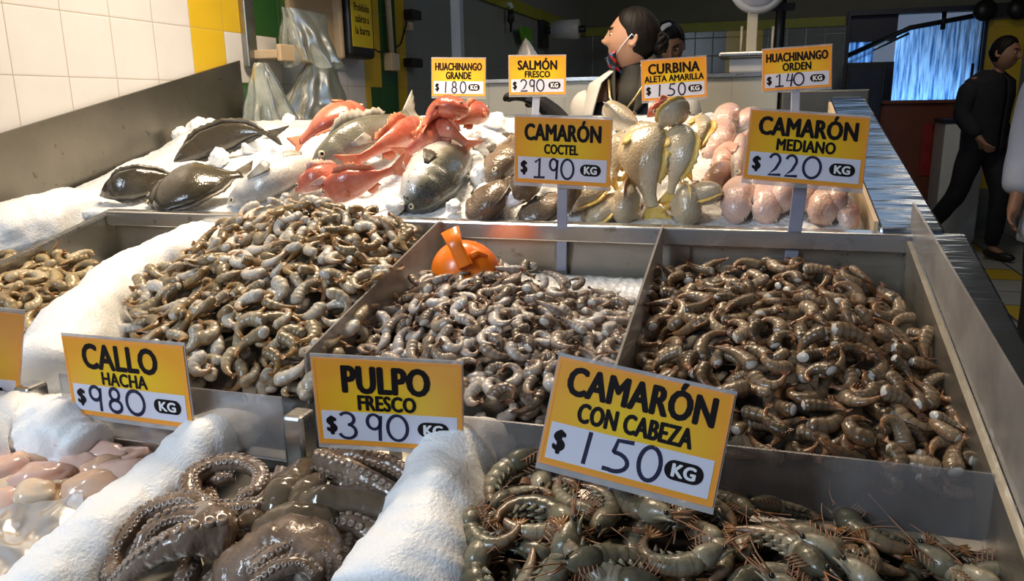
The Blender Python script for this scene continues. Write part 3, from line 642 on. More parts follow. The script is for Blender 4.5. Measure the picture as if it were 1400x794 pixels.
def heap(name, protos, poly_px, ctrl, depth, label, cat, group, stuff_label, count, seed, base_mat, maxind=300, tilt=.35, over=.014, sink=14, avoid=None):
    """drop shrimp one after another on a height field until it follows the heap's surface"""
    rng = np.random.RandomState(seed); res = .004
    poly = [P(x, y, h) for x, y, h in poly_px]; cp = [(P(x, y, h), h) for x, y, h in ctrl]
    px = np.array([p.x for p in poly]); py = np.array([p.y for p in poly]); x0, x1, y0, y1 = px.min(), px.max(), py.min(), py.max()
    nx, ny = int((x1-x0)/res)+1, int((y1-y0)/res)+1; gx, gy = np.meshgrid(x0+res*np.arange(nx), y0+res*np.arange(ny), indexing='ij')
    ins = np.zeros_like(gx, bool); k = len(px); j = k-1
    for i in range(k):
        c = ((py[i] > gy) != (py[j] > gy)) & (gx < (px[j]-px[i])*(gy-py[i])/(py[j]-py[i]+1e-12)+px[i]); ins ^= c; j = i
    cx = np.array([p.x for p, h in cp]); cy = np.array([p.y for p, h in cp]); ch = np.array([h for p, h in cp])
    d2 = (gx[..., None]-cx)**2+(gy[..., None]-cy)**2; wgt = np.exp(-d2/.075**2)+1e-4/(d2+.002); off = (wgt*ch).sum(-1)/wgt.sum(-1)
    plane = .886+SL*(gy-.92); Tg = plane+off; H = np.where(ins, Tg-depth, plane-.16)
    core = H.copy(); own = -np.ones(gx.shape, int)
    gyx, gyy = np.gradient(np.where(ins, Tg, np.nan_to_num(Tg)), res); cells = np.argwhere(ins); items = []
    misses = 0
    for it in range(count*3):
        if len(items) >= count or misses > 150: break
        cand = cells[rng.randint(len(cells), size=24)]; dfc = (Tg-H)[cand[:, 0], cand[:, 1]]; b = cand[dfc.argmax()]
        if dfc.max() < .004: misses += 1; continue
        pr = protos[rng.randint(len(protos))]; x, y = x0+b[0]*res, y0+b[1]*res
        n = np.array((-gyx[b[0], b[1]], -gyy[b[0], b[1]], 1.0)); n += rng.normal(0, tilt, 3)*np.array((1, 1, 0)); n /= np.linalg.norm(n)
        if rng.rand() < .5: flip = -1
        else: flip = 1
        a = rng.uniform(0, 2*math.pi); t = np.array((math.cos(a), math.sin(a), 0)); t -= n*t.dot(n); t /= np.linalg.norm(t); bb = np.cross(n, t)*1.0
        R = np.stack([t, bb*flip, n*flip], 1); sc = rng.uniform(.85, 1.15); Vw = (pr.pv*sc)@R.T
        ix = np.round((Vw[:, 0]+x-x0)/res).astype(int); iy = np.round((Vw[:, 1]+y-y0)/res).astype(int); ok = (ix >= 0) & (iy >= 0) & (ix < nx) & (iy < ny)
        inside = ok.copy(); inside[ok] = ins[ix[ok], iy[ok]]
        if inside.mean() < .93: misses += .2; continue
        ix, iy, vz = ix[ok], iy[ok], Vw[ok, 2]
        gap = vz-H[ix, iy]; z = -np.percentile(gap, sink)
        if z-Tg[b[0], b[1]] > over: misses += .25; continue
        if avoid is not None and avoid(Vector((x, y, z))): misses += .1; continue
        top = vz+z
        sel = np.argsort(top); a1, b1, t1 = ix[sel], iy[sel], top[sel]
        for da in (0, 1):
            for db in (0, 1):
                a2, b2 = np.minimum(a1+da, nx-1), np.minimum(b1+db, ny-1); up = t1 > H[a2, b2]; H[a2[up], b2[up]] = t1[up]; own[a2[up], b2[up]] = len(items)
        mx = Matrix.Identity(4)
        for r_ in range(3):
            for c_ in range(3): mx[r_][c_] = R[r_, c_]*sc
        mx.translation = Vector((x, y, z)); items.append((pr, mx))
    cnt = np.bincount(own[own >= 0].ravel(), minlength=len(items)); dist = np.array([((RW.T@(np.array(m_.translation)-CAM))[2]) for _, m_ in items]); score = cnt/dist**2; order = np.argsort(-score)
    ind = [i for i in order[:maxind] if cnt[i] > 3]; rest = [i for i in order if i not in set(ind) and cnt[i] > 0]
    first = {}
    for i in ind:
        pr, mx = items[i]
        o = bpy.data.objects.new(name, pr.me); COL.objects.link(o); o.matrix_basis = mx; tag(o, label, cat, group)
        for pn, pm in pr.parts:
            q = bpy.data.objects.new(pn, pm); COL.objects.link(q); q.parent = o
    # everything under them: one uncountable mass with a closed core
    mb = MB(); SP = []
    st = 3; sub = [(i, j) for i in range(0, nx, st) for j in range(0, ny, st)]; idx = {}
    for i, j in sub:
        if ins[i, j]: idx[i, j] = len(mb.v); mb.v.append(Vector((gx[i, j], gy[i, j], core[i, j]))); SP.append((0, 0, 0))
    for i, j in list(idx):
        c = [(i, j), (i+st, j), (i+st, j+st), (i, j+st)]
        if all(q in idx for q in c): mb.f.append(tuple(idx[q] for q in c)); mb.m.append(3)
    cedge = {}
    for f in mb.f:
        for a, b in zip(f, f[1:]+f[:1]): cedge[a, b] = 1
    rim = [(a, b) for a, b in cedge if (b, a) not in cedge]; low = {}
    for a, b in rim:
        for q in (a, b):
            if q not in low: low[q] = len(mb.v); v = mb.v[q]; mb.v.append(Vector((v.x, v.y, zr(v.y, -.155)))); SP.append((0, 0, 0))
        mb.f.append((b, a, low[a], low[b])); mb.m.append(3)
    for i in rest:
        pr, mx = items[i]
        for V, Fc, mi, sp, _ in pr.full:
            n = len(mb.v); mb.v += [mx @ v for v in V]; mb.f += [tuple(q+n for q in f) for f in Fc]; mb.m += mi; SP += sp
    c = poly[0]*0
    for p in poly: c = c+p/len(poly)
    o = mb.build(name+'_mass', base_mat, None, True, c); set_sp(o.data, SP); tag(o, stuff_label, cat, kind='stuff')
    print('HEAP', name, len(items), len(ind), len(rest))
    return items
C1 = [1.6, 2.6, 3.4, 2.1, 4.0, 3.0, 1.0]
pp = make_protos('peeled', 7, .064, .0120, C1, [M['peeled'], M['cut']], M['tailfin'], 10, 'peeled_shrimp')
heap('peeled_shrimp', pp, [(160, 435, -.02), (185, 375, -.02), (265, 332, -.02), (345, 293, -.0), (430, 270, .08), (505, 285, .05), (580, 312, .0), (560, 372, -.02), (478, 475, -.03), (455, 560, -.06), (330, 535, -.05), (235, 525, -.04)],
     [(250, 520, -.03), (175, 435, -.03), (200, 378, -.03), (270, 335, -.02), (345, 298, .02), (430, 270, .085), (500, 287, .055), (575, 318, .0), (560, 365, -.015), (480, 470, -.03), (420, 545, -.045), (330, 528, -.04), (330, 420, .02), (430, 350, .06), (400, 450, .02), (300, 360, .02), (500, 400, .01)], .045,
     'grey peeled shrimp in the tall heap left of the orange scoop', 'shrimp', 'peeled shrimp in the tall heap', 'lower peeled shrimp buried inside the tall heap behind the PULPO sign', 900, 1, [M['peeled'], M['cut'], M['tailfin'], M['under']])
pg = make_protos('peeled', 6, .070, .0122, C1, [M['peeled_gold'], M['peeled_gold']], M['tailfin'], 30, 'golden_shrimp')
heap('golden_shrimp', pg, [(-60, 365, -.03), (-10, 352, -.03), (60, 345, -.03), (120, 346, -.03), (182, 366, -.045), (150, 392, -.05), (100, 430, -.06), (55, 485, -.07), (-20, 490, -.06), (-70, 440, -.04)],
     [(0, 355, -.03), (100, 347, -.03), (170, 364, -.04), (110, 420, -.05), (45, 485, -.065), (0, 480, -.05), (60, 400, -.01), (0, 420, -.005)], .045,
     'golden peeled shrimp in the small left bin above the cut-off sign', 'shrimp', 'golden shrimp in the left bin', 'lower golden shrimp buried in the small left bin', 260, 2, [M['peeled_gold'], M['peeled_gold'], M['tailfin'], M['under']])
pc = make_protos('peeled', 7, .052, .0100, [2.0, 3.2, 4.2, 2.6, 1.4, 3.8, 4.6], [M['cocktail'], M['cut']], M['tailfin_dark'], 50, 'cocktail_shrimp')
heap('cocktail_shrimp', pc, [(478, 505, -.06), (512, 425, -.06), (560, 378, -.045), (610, 366, -.04), (700, 360, -.04), (790, 383, -.06), (868, 405, -.075), (858, 520, -.07), (770, 580, -.07), (640, 572, -.06), (560, 520, -.06)],
     [(480, 500, -.06), (520, 420, -.06), (600, 370, -.04), (680, 362, -.035), (790, 387, -.065), (860, 410, -.075), (850, 500, -.065), (740, 570, -.055), (650, 565, -.05), (660, 440, -.005), (720, 470, -.005), (760, 520, -.03), (620, 400, -.01)], .04,
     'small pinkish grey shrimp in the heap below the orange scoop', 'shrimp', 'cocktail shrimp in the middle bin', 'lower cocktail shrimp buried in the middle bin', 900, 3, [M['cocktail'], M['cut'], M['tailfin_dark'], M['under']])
pm = make_protos('shell', 8, .059, .0115, [1.2, 2.2, 3.0, 1.7, 2.7, .9, 3.5, 1.9], [M['shell'], M['cut']], M['tailfin_dark'], 70, 'headless_shrimp')
heap('headless_shrimp', pm, [(884, 368, -.055), (1000, 353, -.05), (1100, 357, -.05), (1165, 372, -.05), (1215, 395, -.06), (1262, 450, -.05), (1330, 540, -.05), (1388, 625, -.045), (1396, 672, -.06), (1180, 648, -.055), (1000, 612, -.055), (866, 560, -.06), (868, 500, -.06)],
     [(890, 370, -.055), (1000, 355, -.05), (1100, 360, -.045), (1200, 395, -.055), (1260, 450, -.05), (1330, 540, -.05), (1390, 640, -.045), (1200, 640, -.045), (1000, 605, -.045), (875, 510, -.06), (1000, 450, -.005), (1130, 460, .005), (1150, 560, -.015), (960, 530, -.02)], .045,
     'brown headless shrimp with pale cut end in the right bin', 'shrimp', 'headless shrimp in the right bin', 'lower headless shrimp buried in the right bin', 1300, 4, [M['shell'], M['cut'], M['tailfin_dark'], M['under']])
# head-on shrimp: abdomen, carapace with rostrum, eyes, feelers, legs, tail fan
def head_protos(n, L, r, curls, seed):
    out = make_protos('shell', n, L, r, curls, [M['shell_head'], M['shell_head']], M['tailfin'], seed, 'whole_shrimp')
    for k, p in enumerate(out):
        rng = random.Random(seed+k); (q, a) = p.cl[0]; t = -Vector((math.cos(a), math.sin(a), 0)); sd = Vector((math.sin(a), -math.cos(a), 0)); z = Vector((0, 0, 1)); hl = L*.42
        mb = MB(); pts = [q-t*r*.5, q+t*hl*.12, q+t*hl*.4, q+t*hl*.7-sd*.001, q+t*hl*.88+sd*.0015, q+t*hl+sd*.003]
        mb.tube(pts, [r*.80, r*1.05, r*1.0, r*.72, r*.42, r*.15], 12)
        mb.tube([q+t*hl*.5+sd*r*.8, q+t*hl*.9+sd*r*.62, q+t*hl*1.28+sd*r*.75], [r*.22, r*.16, r*.03], 6)
        car = mesh('head', mb.v, mb.f, M['shell_head']); set_sp(car, [(0.2, .3, .5)]*len(mb.v))
        e = MB()
        for s in (-1, 1): e.ell(q+t*hl*.92+sd*r*.35+z*s*r*.42, (r*.22,)*3, 8, 6)
        eye = mesh('eyes', e.v, e.f, M['eye'])
        f = MB()
        for s in (-1, 1):
            b0 = q+t*hl*.98+z*s*r*.2; w_ = rng.uniform(-.6, .6); cur = [b0]
            for i in range(9): cur.append(cur[-1]+(t*math.cos(w_*i*.25)+sd*math.sin(w_*i*.25)*1.0+z*s*.25).normalized()*L*.085)
            f.tube(cur, [.0008]*5+[.0005]*5, 5)
            f.tube([b0, b0+t*hl*.35-sd*r*.3, b0+t*hl*.6-sd*r*.5], [.0013, .0011, .0006], 5)
        ant = mesh('feelers', f.v, f.f, M['feeler'])
        g = MB(); h2 = MB()
        for i in range(5):
            for s in (-1, 1):
                b0 = q+t*hl*(.1+.15*i)-sd*r*.7+z*s*r*.4; g.tube([b0, b0-sd*r*.8+t*r*.5+z*s*r*.4, b0-sd*r*1.2+t*r*(.2-.3*i*.3)], [.0009, .0007, .0004], 5)
        for i in range(4):
            qq, aa = p.cl[4+4*i]; s2 = Vector((math.sin(aa), -math.cos(aa), 0)); t2 = Vector((math.cos(aa), math.sin(aa), 0)); b0 = qq-s2*r*.7
            for s in (-1, 1): h2.tube([b0+z*s*r*.35, b0-s2*r*.55+t2*r*.5+z*s*r*.3], [r*.24, r*.07], 6)
        leg = mesh('legs', g.v, g.f, M['feeler'])
        swm = mesh('swimmerets', h2.v, h2.f, M['shell_head']); set_sp(swm, [(.4, .2, .3)]*len(h2.v))
        p.parts += [('swimmerets', swm), ('head', car), ('eyes', eye), ('feelers', ant), ('legs', leg)]
        p.pv = np.vstack([p.pv, np.array([v[:] for v in mb.v])])
        p.full += [(mb.v, mb.f, [0]*len(mb.f), [(.2, .3, .5)]*len(mb.v), 0), (f.v, f.f, [4]*len(f.f), [(0, 0, 0)]*len(f.v), 0), (g.v, g.f, [4]*len(g.f), [(0, 0, 0)]*len(g.v), 0)]
    return out
def hides_sign(p):
    c = RW.T@(np.array(p)-CAM); x, y = CX+FOC*c[0]/c[2], CY+FOC*c[1]/c[2]
    return c[2] < .90 and 690 < x < 1030 and y < 655+(x-735)*.27+45
ph = head_protos(7, .088, .0135, [1.7, 2.4, 1.2, 2.9, 2.0, .9, 2.6], 90)
heap('whole_shrimp', ph, [(628, 690, -.07), (640, 616, -.06), (700, 624, -.06), (800, 637, -.06), (900, 650, -.06), (1000, 663, -.06), (1200, 688, -.06), (1390, 712, -.06), (1440, 900, -.09), (1150, 900, -.08), (900, 900, -.08), (640, 900, -.08)],
     [(640, 680, -.06), (645, 630, -.08), (760, 640, -.08), (900, 660, -.085), (1050, 680, -.10), (1300, 715, -.115), (700, 660, -.045), (760, 670, -.04), (850, 700, -.045), (1000, 710, -.055), (1280, 760, -.08), (1400, 780, -.09), (1400, 850, -.07), (1000, 800, -.035), (800, 760, -.015), (700, 720, -.02), (640, 830, -.05), (1150, 790, -.05)], .055,
     'olive brown head-on shrimp under the CON CABEZA sign', 'shrimp', 'head-on shrimp in the front tray', 'lower head-on shrimp buried in the front tray', 420, 5, [M['shell_head'], M['shell_head'], M['tailfin'], M['under'], M['feeler']], tilt=.2, avoid=hides_sign)

# ------------------------------------------------------------------ orange scoop
base = P(640, 372, -.03); sc_ = empty('scoop', base, 'orange plastic scoop stuck in the shrimp below the rail', 'scoop')
def scoop():
    D = float((RW.T@(np.array(base)-CAM))[2]); q = lambda x, y, d=0: DP(D+d, x, y)
    c = q(637, 371, .0); rx = (q(683, 360)-q(590, 375)).length/2; right = Vector(RW[:, 0]); upv = Vector((0, -.10, 1)).normalized(); fw = right.cross(upv)*-1
    mb = MB(); nu, nv = 36, 12; V = []; Fc = []
    for sh in (1.0, .955):
        for i in range(nv+1):
            ph_ = math.pi/2*i/nv
            for j in range(nu):
                th = 2*math.pi*j/nu; V.append(c+right*(rx*sh*math.sin(ph_)*math.cos(th))+upv*(rx*.92*sh*math.cos(ph_))+fw*(rx*.85*sh*math.sin(ph_)*math.sin(th)))
    h = (nv+1)*nu
    for k in (0, h):
        for i in range(nv):
            for j in range(nu): f = (k+i*nu+j, k+i*nu+(j+1) % nu, k+(i+1)*nu+(j+1) % nu, k+(i+1)*nu+j); Fc.append(f[::-1] if k == 0 else f)
    for j in range(nu): a = nv*nu+j; b = nv*nu+(j+1) % nu; Fc.append((a, b, h+b, h+a))
    o = obj('bowl', V, Fc, M['orange'], sc_); fixn(o)
    # hollow handle, oval section, flared open end
    p0, p1, p2 = q(637, 364, -.062), q(624, 338, -.066), q(615, 314, -.06)
    V = []; Fc = []; n = 20; t = (p2-p0).normalized(); s = t.cross(fw).normalized(); u = s.cross(t)
    for pt, a, b in ((p0, .015, .012), (p1, .013, .011), (p2, .0185, .0125), (p2-t*.002, .0155, .0095), (p1, .010, .008)):
        for j in range(n):
            th = 2*math.pi*j/n; cx_, sx_ = math.cos(th), math.sin(th); e = .55
            V.append(pt+s*(a*math.copysign(abs(cx_)**e, cx_))+u*(b*math.copysign(abs(sx_)**e, sx_)))
    for i in range(4):
        for j in range(n): Fc.append((i*n+j, i*n+(j+1) % n, (i+1)*n+(j+1) % n, (i+1)*n+j))
    Fc.append(tuple(4*n+j for j in range(n))); fixn(obj('handle', V, Fc, M['orange'], sc_))
    # web joining the handle to the bowl
    mb = MB(); mb.tube([q(640, 352, -.058), q(652, 345, -.05), q(666, 350, -.035)], [.008, .006, .003], 8); mb.build('rib', M['orange'], sc_)
scoop()
# ------------------------------------------------------------------ whole fish
def fish_mat(name, dorsal, flank, belly, blotch=None, blot=.0, spots=False, scales=.35, rough=.25, sc_scale=170, headc=None, stops=(.12, .50, .86)):
    t = NT(name); co = t.coords('Object'); at = t.node('ShaderNodeAttribute', attribute_name='sp'); sep = t.node('ShaderNodeSeparateXYZ'); t.link(at.outputs['Vector'], sep.inputs[0])
    n = t.noise(16, 4, co); v = t.math('ADD', sep.outputs[1], t.math('MULTIPLY', t.math('SUBTRACT', n, .5), .5)); v = t.math('ADD', t.math('MULTIPLY', v, .5), .5)
    c = t.ramp(v, [(stops[0], belly), (stops[1], flank), (stops[2], dorsal)])
    if blotch is not None: c = t.mix(t.ramp(t.noise(13, 3, co), [(.52, (0, 0, 0)), (.66, (blot,)*3)]), c, blotch)
    if headc is not None: c = t.mix(t.ramp(sep.outputs[0], [(.0, (.8,)*3), (.12, (.7,)*3), (.22, (0, 0, 0))]), c, headc)
    if spots:
        vo = t.node('ShaderNodeTexVoronoi'); vo.inputs['Scale'].default_value = 62; t.link(co, vo.inputs['Vector'])
        k = t.math('LESS_THAN', vo.outputs['Distance'], .27); k = t.math('MULTIPLY', k, t.ramp(sep.outputs[0], [(.30, (1, 1, 1)), (.5, (.25,)*3)])); k = t.math('MULTIPLY', k, t.ramp(v, [(.18, (0, 0, 0)), (.26, (1, 1, 1))])); c = t.mix(k, c, (.02, .02, .025))
    vs = t.node('ShaderNodeTexVoronoi'); vs.inputs['Scale'].default_value = sc_scale; t.link(co, vs.inputs['Vector'])
    t.set(Base_Color=t.mix(t.math('MULTIPLY', vs.outputs['Distance'], .5), c, tuple(x*.75 for x in flank)), Roughness=rough, Coat_Weight=.35, Coat_Roughness=.12, Specular_IOR_Level=.6)
    t.bump(t.math('SUBTRACT', t.math('MULTIPLY', n, .8), t.math('MULTIPLY', vs.outputs['Distance'], .6)), scales, .003); return t.m
FM = dict(
 flat=fish_mat('dark_flatfish_skin', (.045, .038, .025), (.075, .062, .042), (.10, .085, .06), (.15, .13, .10), .6, rough=.16, scales=.3),
 croaker=fish_mat('silver_croaker_skin', (.30, .295, .28), (.74, .72, .68), (.84, .82, .79), (.52, .49, .45), .4, headc=(.84, .80, .77), stops=(.2, .45, .72)),
 grey=fish_mat('grey_olive_fish_skin', (.13, .125, .09), (.26, .25, .19), (.42, .40, .33), (.12, .11, .08), .4),
 snapper=fish_mat('red_snapper_skin', (.52, .10, .055), (.66, .17, .10), (.80, .44, .34), (.74, .34, .24), .5, rough=.28),
 salmon=fish_mat('salmon_skin', (.018, .022, .028), (.26, .255, .19), (.84, .82, .79), spots=True, scales=.2, rough=.16, sc_scale=260, stops=(.36, .50, .64)),
 brown=fish_mat('brown_grouper_skin', (.12, .08, .05), (.25, .18, .12), (.42, .33, .24), (.36, .27, .18), .8, scales=.6),
 curbina=fish_mat('yellow_silver_skin', (.46, .39, .27), (.72, .58, .37), (.84, .70, .46), (.76, .68, .56), .5, scales=.5, rough=.22),
 pink=fish_mat('pale_pink_snapper_skin', (.70, .44, .36), (.84, .70, .61), (.90, .83, .77), (.66, .20, .14), .6, scales=.5, rough=.34))
M['fin_red'] = simple('red_fin', (.60, .15, .08), (.72, .30, .16), .35, scale=40)
M['fin_dark'] = simple('dark_fin', (.05, .045, .035), (.10, .085, .06), .35, scale=40)
M['fin_grey'] = simple('grey_fin', (.28, .26, .22), (.42, .40, .35), .35, scale=40)
M['fin_yellow'] = simple('yellow_fin', (.72, .45, .06), (.78, .58, .20), .35, scale=40)
M['fin_pink'] = simple('pink_fin', (.66, .30, .24), (.76, .50, .42), .35, scale=40)
M['iris'] = simple('pale_fish_iris', (.70, .62, .42), (.62, .50, .30), .15, coat=.5)
M['flesh'] = simple('pink_gill_flesh', (.55, .16, .14), (.62, .26, .22), .3)
KD = {  # body outline in fractions of the length: top, bottom, half width, fins
 'snapper': ([(0, .0), (.03, .045), (.10, .11), (.2, .165), (.32, .185), (.5, .16), (.7, .095), (.84, .048), (1, .045)], [(0, -.005), (.05, -.05), (.15, -.10), (.3, -.135), (.5, -.13), (.7, -.08), (.84, -.04), (1, -.04)], [(0, .012), (.08, .05), (.2, .078), (.4, .078), (.6, .055), (.84, .02), (1, .012)]),
 'slim': ([(0, .0), (.04, .035), (.12, .075), (.25, .105), (.42, .11), (.65, .08), (.84, .042), (1, .04)], [(0, -.005), (.06, -.04), (.2, -.085), (.4, -.105), (.6, -.08), (.84, -.038), (1, -.036)], [(0, .014), (.08, .045), (.2, .068), (.42, .075), (.65, .05), (.84, .02), (1, .012)]),
 'stout': ([(0, .0), (.04, .045), (.12, .085), (.28, .112), (.55, .115), (.78, .10), (.92, .075), (1, .05)], [(0, -.005), (.06, -.045), (.2, -.09), (.4, -.108), (.65, -.10), (.85, -.07), (1, -.045)], [(0, .016), (.08, .05), (.2, .07), (.5, .078), (.75, .065), (.92, .04), (1, .02)]),
 'deep': ([(0, .0), (.04, .06), (.12, .13), (.25, .19), (.4, .20), (.6, .15), (.78, .075), (.88, .05), (1, .045)], [(0, -.005), (.06, -.06), (.2, -.125), (.4, -.16), (.6, -.13), (.78, -.06), (.88, -.045), (1, -.04)], [(0, .014), (.1, .06), (.25, .09), (.45, .09), (.65, .06), (.85, .022), (1, .012)]),
 'disc': ([(0, .0), (.04, .05), (.15, .14), (.35, .21), (.55, .20), (.75, .12), (.88, .04), (1, .035)], [(0, -.01), (.06, -.06), (.2, -.14), (.4, -.20), (.6, -.18), (.78, -.10), (.88, -.04), (1, -.035)], [(0, .014), (.1, .045), (.3, .06), (.55, .05), (.75, .03), (.9, .012), (1, .01)])}
def bedpt(x, y, h):
    q = P(x, y, h); return q if q.y > 1.70 else YP(1.70, x, y)   # never over the front rail
def fish(kind, shape, pts, roll, label, finm, hs=1.0, ws=1.0, group=None, cat='fish', name='fish', fins=('dorsal', 'anal', 'pectoral'), eye=.020, wpx=None, prop=1.5, tailk=1.0):
    pw = [bedpt(*p) for p in pts]; N, K = 34, 22; top, bot, wid = KD[shape]
    cl = [Vector(c) for c in spline(pw, 60)]; seg = [0.0]
    for a, b in zip(cl, cl[1:]): seg.append(seg[-1]+(b-a).length)
    nref = (NRM+(Vector(CAM)-pw[0]).normalized()*prop).normalized()   # leaning on the pile, flank towards the customers
    L = seg[-1]; rr = math.radians(roll)
    def fr(s):
        u = s*L; x = np.interp(u, seg, range(60)); k = min(int(x), 58); f = x-k; p = cl[k].lerp(cl[k+1], f); t = (cl[min(k+2, 59)]-cl[max(k-1, 0)]).normalized()
        side = nref.cross(t).normalized(); nn = t.cross(side); z = (side*math.cos(rr)+nn*math.sin(rr)); y = z.cross(t); return p, t, y, z
    BL = .86
    def at(s, y, z):   # point of the body frame, y,z in fractions of the length
        p, t, Y, Z = fr(min(max(s, 0), 1)); return p+Y*(y*L)+Z*(z*L)
    if wpx:   # make the body as thick as seen in the photograph
        for _ in range(2):
            px_ = []
            for j in range(24):
                th = 2*math.pi*j/24; cz, cy = math.cos(th), math.sin(th); c_ = RW.T@(np.array(at(.36*BL, lerp_tab(wid, .36)*ws*cy, (lerp_tab(top, .36)*cz if cz > 0 else -lerp_tab(bot, .36)*cz)*hs))-CAM); px_.append((FOC*c_[0]/c_[2], FOC*c_[1]/c_[2]))
            a_ = RW.T@(np.array(at(.30*BL, 0, 0))-CAM); b_ = RW.T@(np.array(at(.42*BL, 0, 0))-CAM); ax = np.array((b_[0]/b_[2]-a_[0]/a_[2], b_[1]/b_[2]-a_[1]/a_[2])); ax /= np.linalg.norm(ax); d_ = np.array(px_)@np.array((-ax[1], ax[0])); g_ = min(2.2, max(.5, wpx/(d_.max()-d_.min()))); hs *= g_; ws *= g_
    c0 = sum(pw, Vector())/len(pw); root = empty(name, c0, label, cat, group)
    V = []; Fc = []; sp = []; sd = random.Random(label).random()*50
    for i in range(N+1):
        s = i/N; f = s; tp, bt, wd = lerp_tab(top, f)*hs, lerp_tab(bot, f)*hs, lerp_tab(wid, f)*ws
        if abs(s-.25) < .018: wd *= .90; tp *= .985; bt *= .97
        if .19 < s < .232: wd *= 1.04
        for j in range(K):
            th = 2*math.pi*j/K; cz, cy = math.cos(th), math.sin(th); zz = tp*cz if cz > 0 else -bt*cz; yy = wd*math.copysign(abs(cy)**.85, cy)
            if s < .10 and abs(cz+.12) < .2: yy *= .80
            lump = 1+.035*nse((s*6+sd, cz*2, cy*2), 1.6)
            V.append(at(s*BL, yy*lump, zz*lump)); sp.append((s, cz, cy))
    for i in range(N):
        for j in range(K): Fc.append((i*K+j, i*K+(j+1) % K, (i+1)*K+(j+1) % K, (i+1)*K+j))
    Fc.append(tuple(range(K))[::-1]); Fc.append(tuple(N*K+j for j in range(K)))
    o = obj('body', V, Fc, FM[kind], root); set_sp(o.data, sp); fixn(o)
    fm = M[finm]
    def fin(nm, rows, th=.0016):   # rows of (s, z, y) lines from the root to the edge
        V = []; Fc = []; n = len(rows); k = len(rows[0])
        for sg in (1, -1):
            for i, r in enumerate(rows):
                for q, (s, z, y) in enumerate(r):
                    p = at(s, y, z) if s <= 1 else at(1, y, z)+fr(1)[1]*((s-1)*L); V.append(p+fr(min(s, 1))[2]*(sg*th*(1.15-q/k)))
        for b in (0, n*k):
            for i in range(n-1):
                for q in range(k-1): f = (b+i*k+q, b+(i+1)*k+q, b+(i+1)*k+q+1, b+i*k+q+1); Fc.append(f if b else f[::-1])
        rim = [i*k for i in range(n)]+[(n-1)*k+q for q in range(1, k)]+[i*k+k-1 for i in range(n-2, -1, -1)]+[q for q in range(k-2, 0, -1)]
        for a, b in zip(rim, rim[1:]+rim[:1]): Fc.append((a, b, b+n*k, a+n*k))
        fixn(obj(nm, V, Fc, fm, root))
    # tail fin, forked, with rays
    rows = []
    for i in range(13):
        u = i/12*2-1; h = .042*hs; spread = .14*min(1.5, max(hs, .7))*tailk; ln = (.14+.045*abs(u)-.03*(1-abs(u)))*(.4+.6*tailk); wob = .003*(1 if i % 2 else -1)
        rows.append([(BL-.02+ln*q/4*1.0, h*u*(1-q/4)+spread*u*q/4, wob*q/4+.012*math.sin(u*3+sd)*q/4) for q in range(5)])
    fin('tail_fin', rows)
    if 'dorsal' in fins:
        rows = []
        for i in range(19):
            s = .27+.50*i/18; z0 = lerp_tab(top, s)*hs*.96; hh = (.075 if i < 11 else .05)*math.sin(min(1, (i+2)/7)*1.57)*(1.0 if i % 2 == 0 else .78)*(1 if i < 17 else .5)
            rows.append([(s*BL+q/2*.03, z0+hh*q/2, .012*q/2*math.sin(i*.6+sd)) for q in range(3)])
        fin('dorsal_fin', rows)
    if 'fringe' in fins:
        for nm, tb, sg in (('dorsal_fin', top, 1), ('anal_fin', bot, -1)):
            rows = [[(s*BL+q/2*.015, lerp_tab(tb, s)*hs*.97+sg*.045*q/2*math.sin(min(1, i/4, (24-i)/4+.05)*1.57)*(1 if i % 2 else .8), .006*q/2*math.sin(i*.9)) for q in range(3)] for i, s in enumerate(np.linspace(.14, .92, 25))]
            fin(nm, rows)
    if 'anal' in fins:
        rows = [[(s*BL+q/2*.03, lerp_tab(bot, s)*hs*.96-.06*q/2*math.sin(min(1, (i+2)/4)*1.57)*(1 if i < 6 else .6), .004*q) for q in range(3)] for i, s in enumerate(np.linspace(.60, .76, 9))]; fin('anal_fin', rows)
    if 'pectoral' in fins:
        for sg in (1, -1):
            w0 = lerp_tab(wid, .29)*ws; rows = []
            for i in range(8):
                u = i/7*2-1; rows.append([(.26+q/3*(.12-.02*abs(u)), -.03*hs+.012*u+.030*u*q/3-.015*q/3, sg*(w0*1.0+.012*q/3+.004*(i % 2)*q/3)) for q in range(4)])
            fin('pectoral_fin', rows)
    # eyes
    for sg in ((1, -1) if shape != 'disc' else (1,)):
        for e in ((0,) if shape != 'disc' else (.0, .55)):
            s = .115+(.02 if e else 0); z = lerp_tab(top, s)*hs*(.42+e-.25*(shape == 'disc')); y = lerp_tab(wid, s)*ws*(.93 if not e else .8); p, t, Y, Z = fr(s*BL); c = p+Y*(sg*y*L)+Z*(z*L); R = Matrix((t, Y*sg, Z)).transposed(); er = eye*L*.9+.0015
            mb = MB(); mb.ell(c, (er, er*.45, er), 14, 8, 0, R); mb.ell(c+Y*(sg*er*.28), (er*.55, er*.28, er*.55), 12, 6, 1, R); mb.build('eye', [M['iris'], M['eye']], root)
    return root
RS = 'whole red snappers on the ice'; CS = 'yellow silver fish in the pile'; PS = 'pale pink fish on the ice'
fl = ('fringe',)
fish('flat', 'disc', [(237, 221, .035), (285, 196, .065), (335, 180, .085), (388, 186, .07)], 20, 'dark flatfish with arched body, farthest back against the steel splash', 'fin_dark', .75, 1.3, 'dark flatfish on the left', fins=fl, wpx=38)
fish('flat', 'disc', [(137, 268, .015), (180, 252, .035), (262, 236, .03)], 18, 'dark flatfish nearest the left steel wall, head over the rail', 'fin_dark', .85, 1.4, 'dark flatfish on the left', fins=fl, wpx=42)
fish('flat', 'disc', [(203, 276, .02), (265, 250, .05), (352, 234, .04)], 160, 'dark glossy flatfish between the other flatfish and the silver croaker', 'fin_dark', 1.0, 1.5, 'dark flatfish on the left', fins=fl, wpx=52)
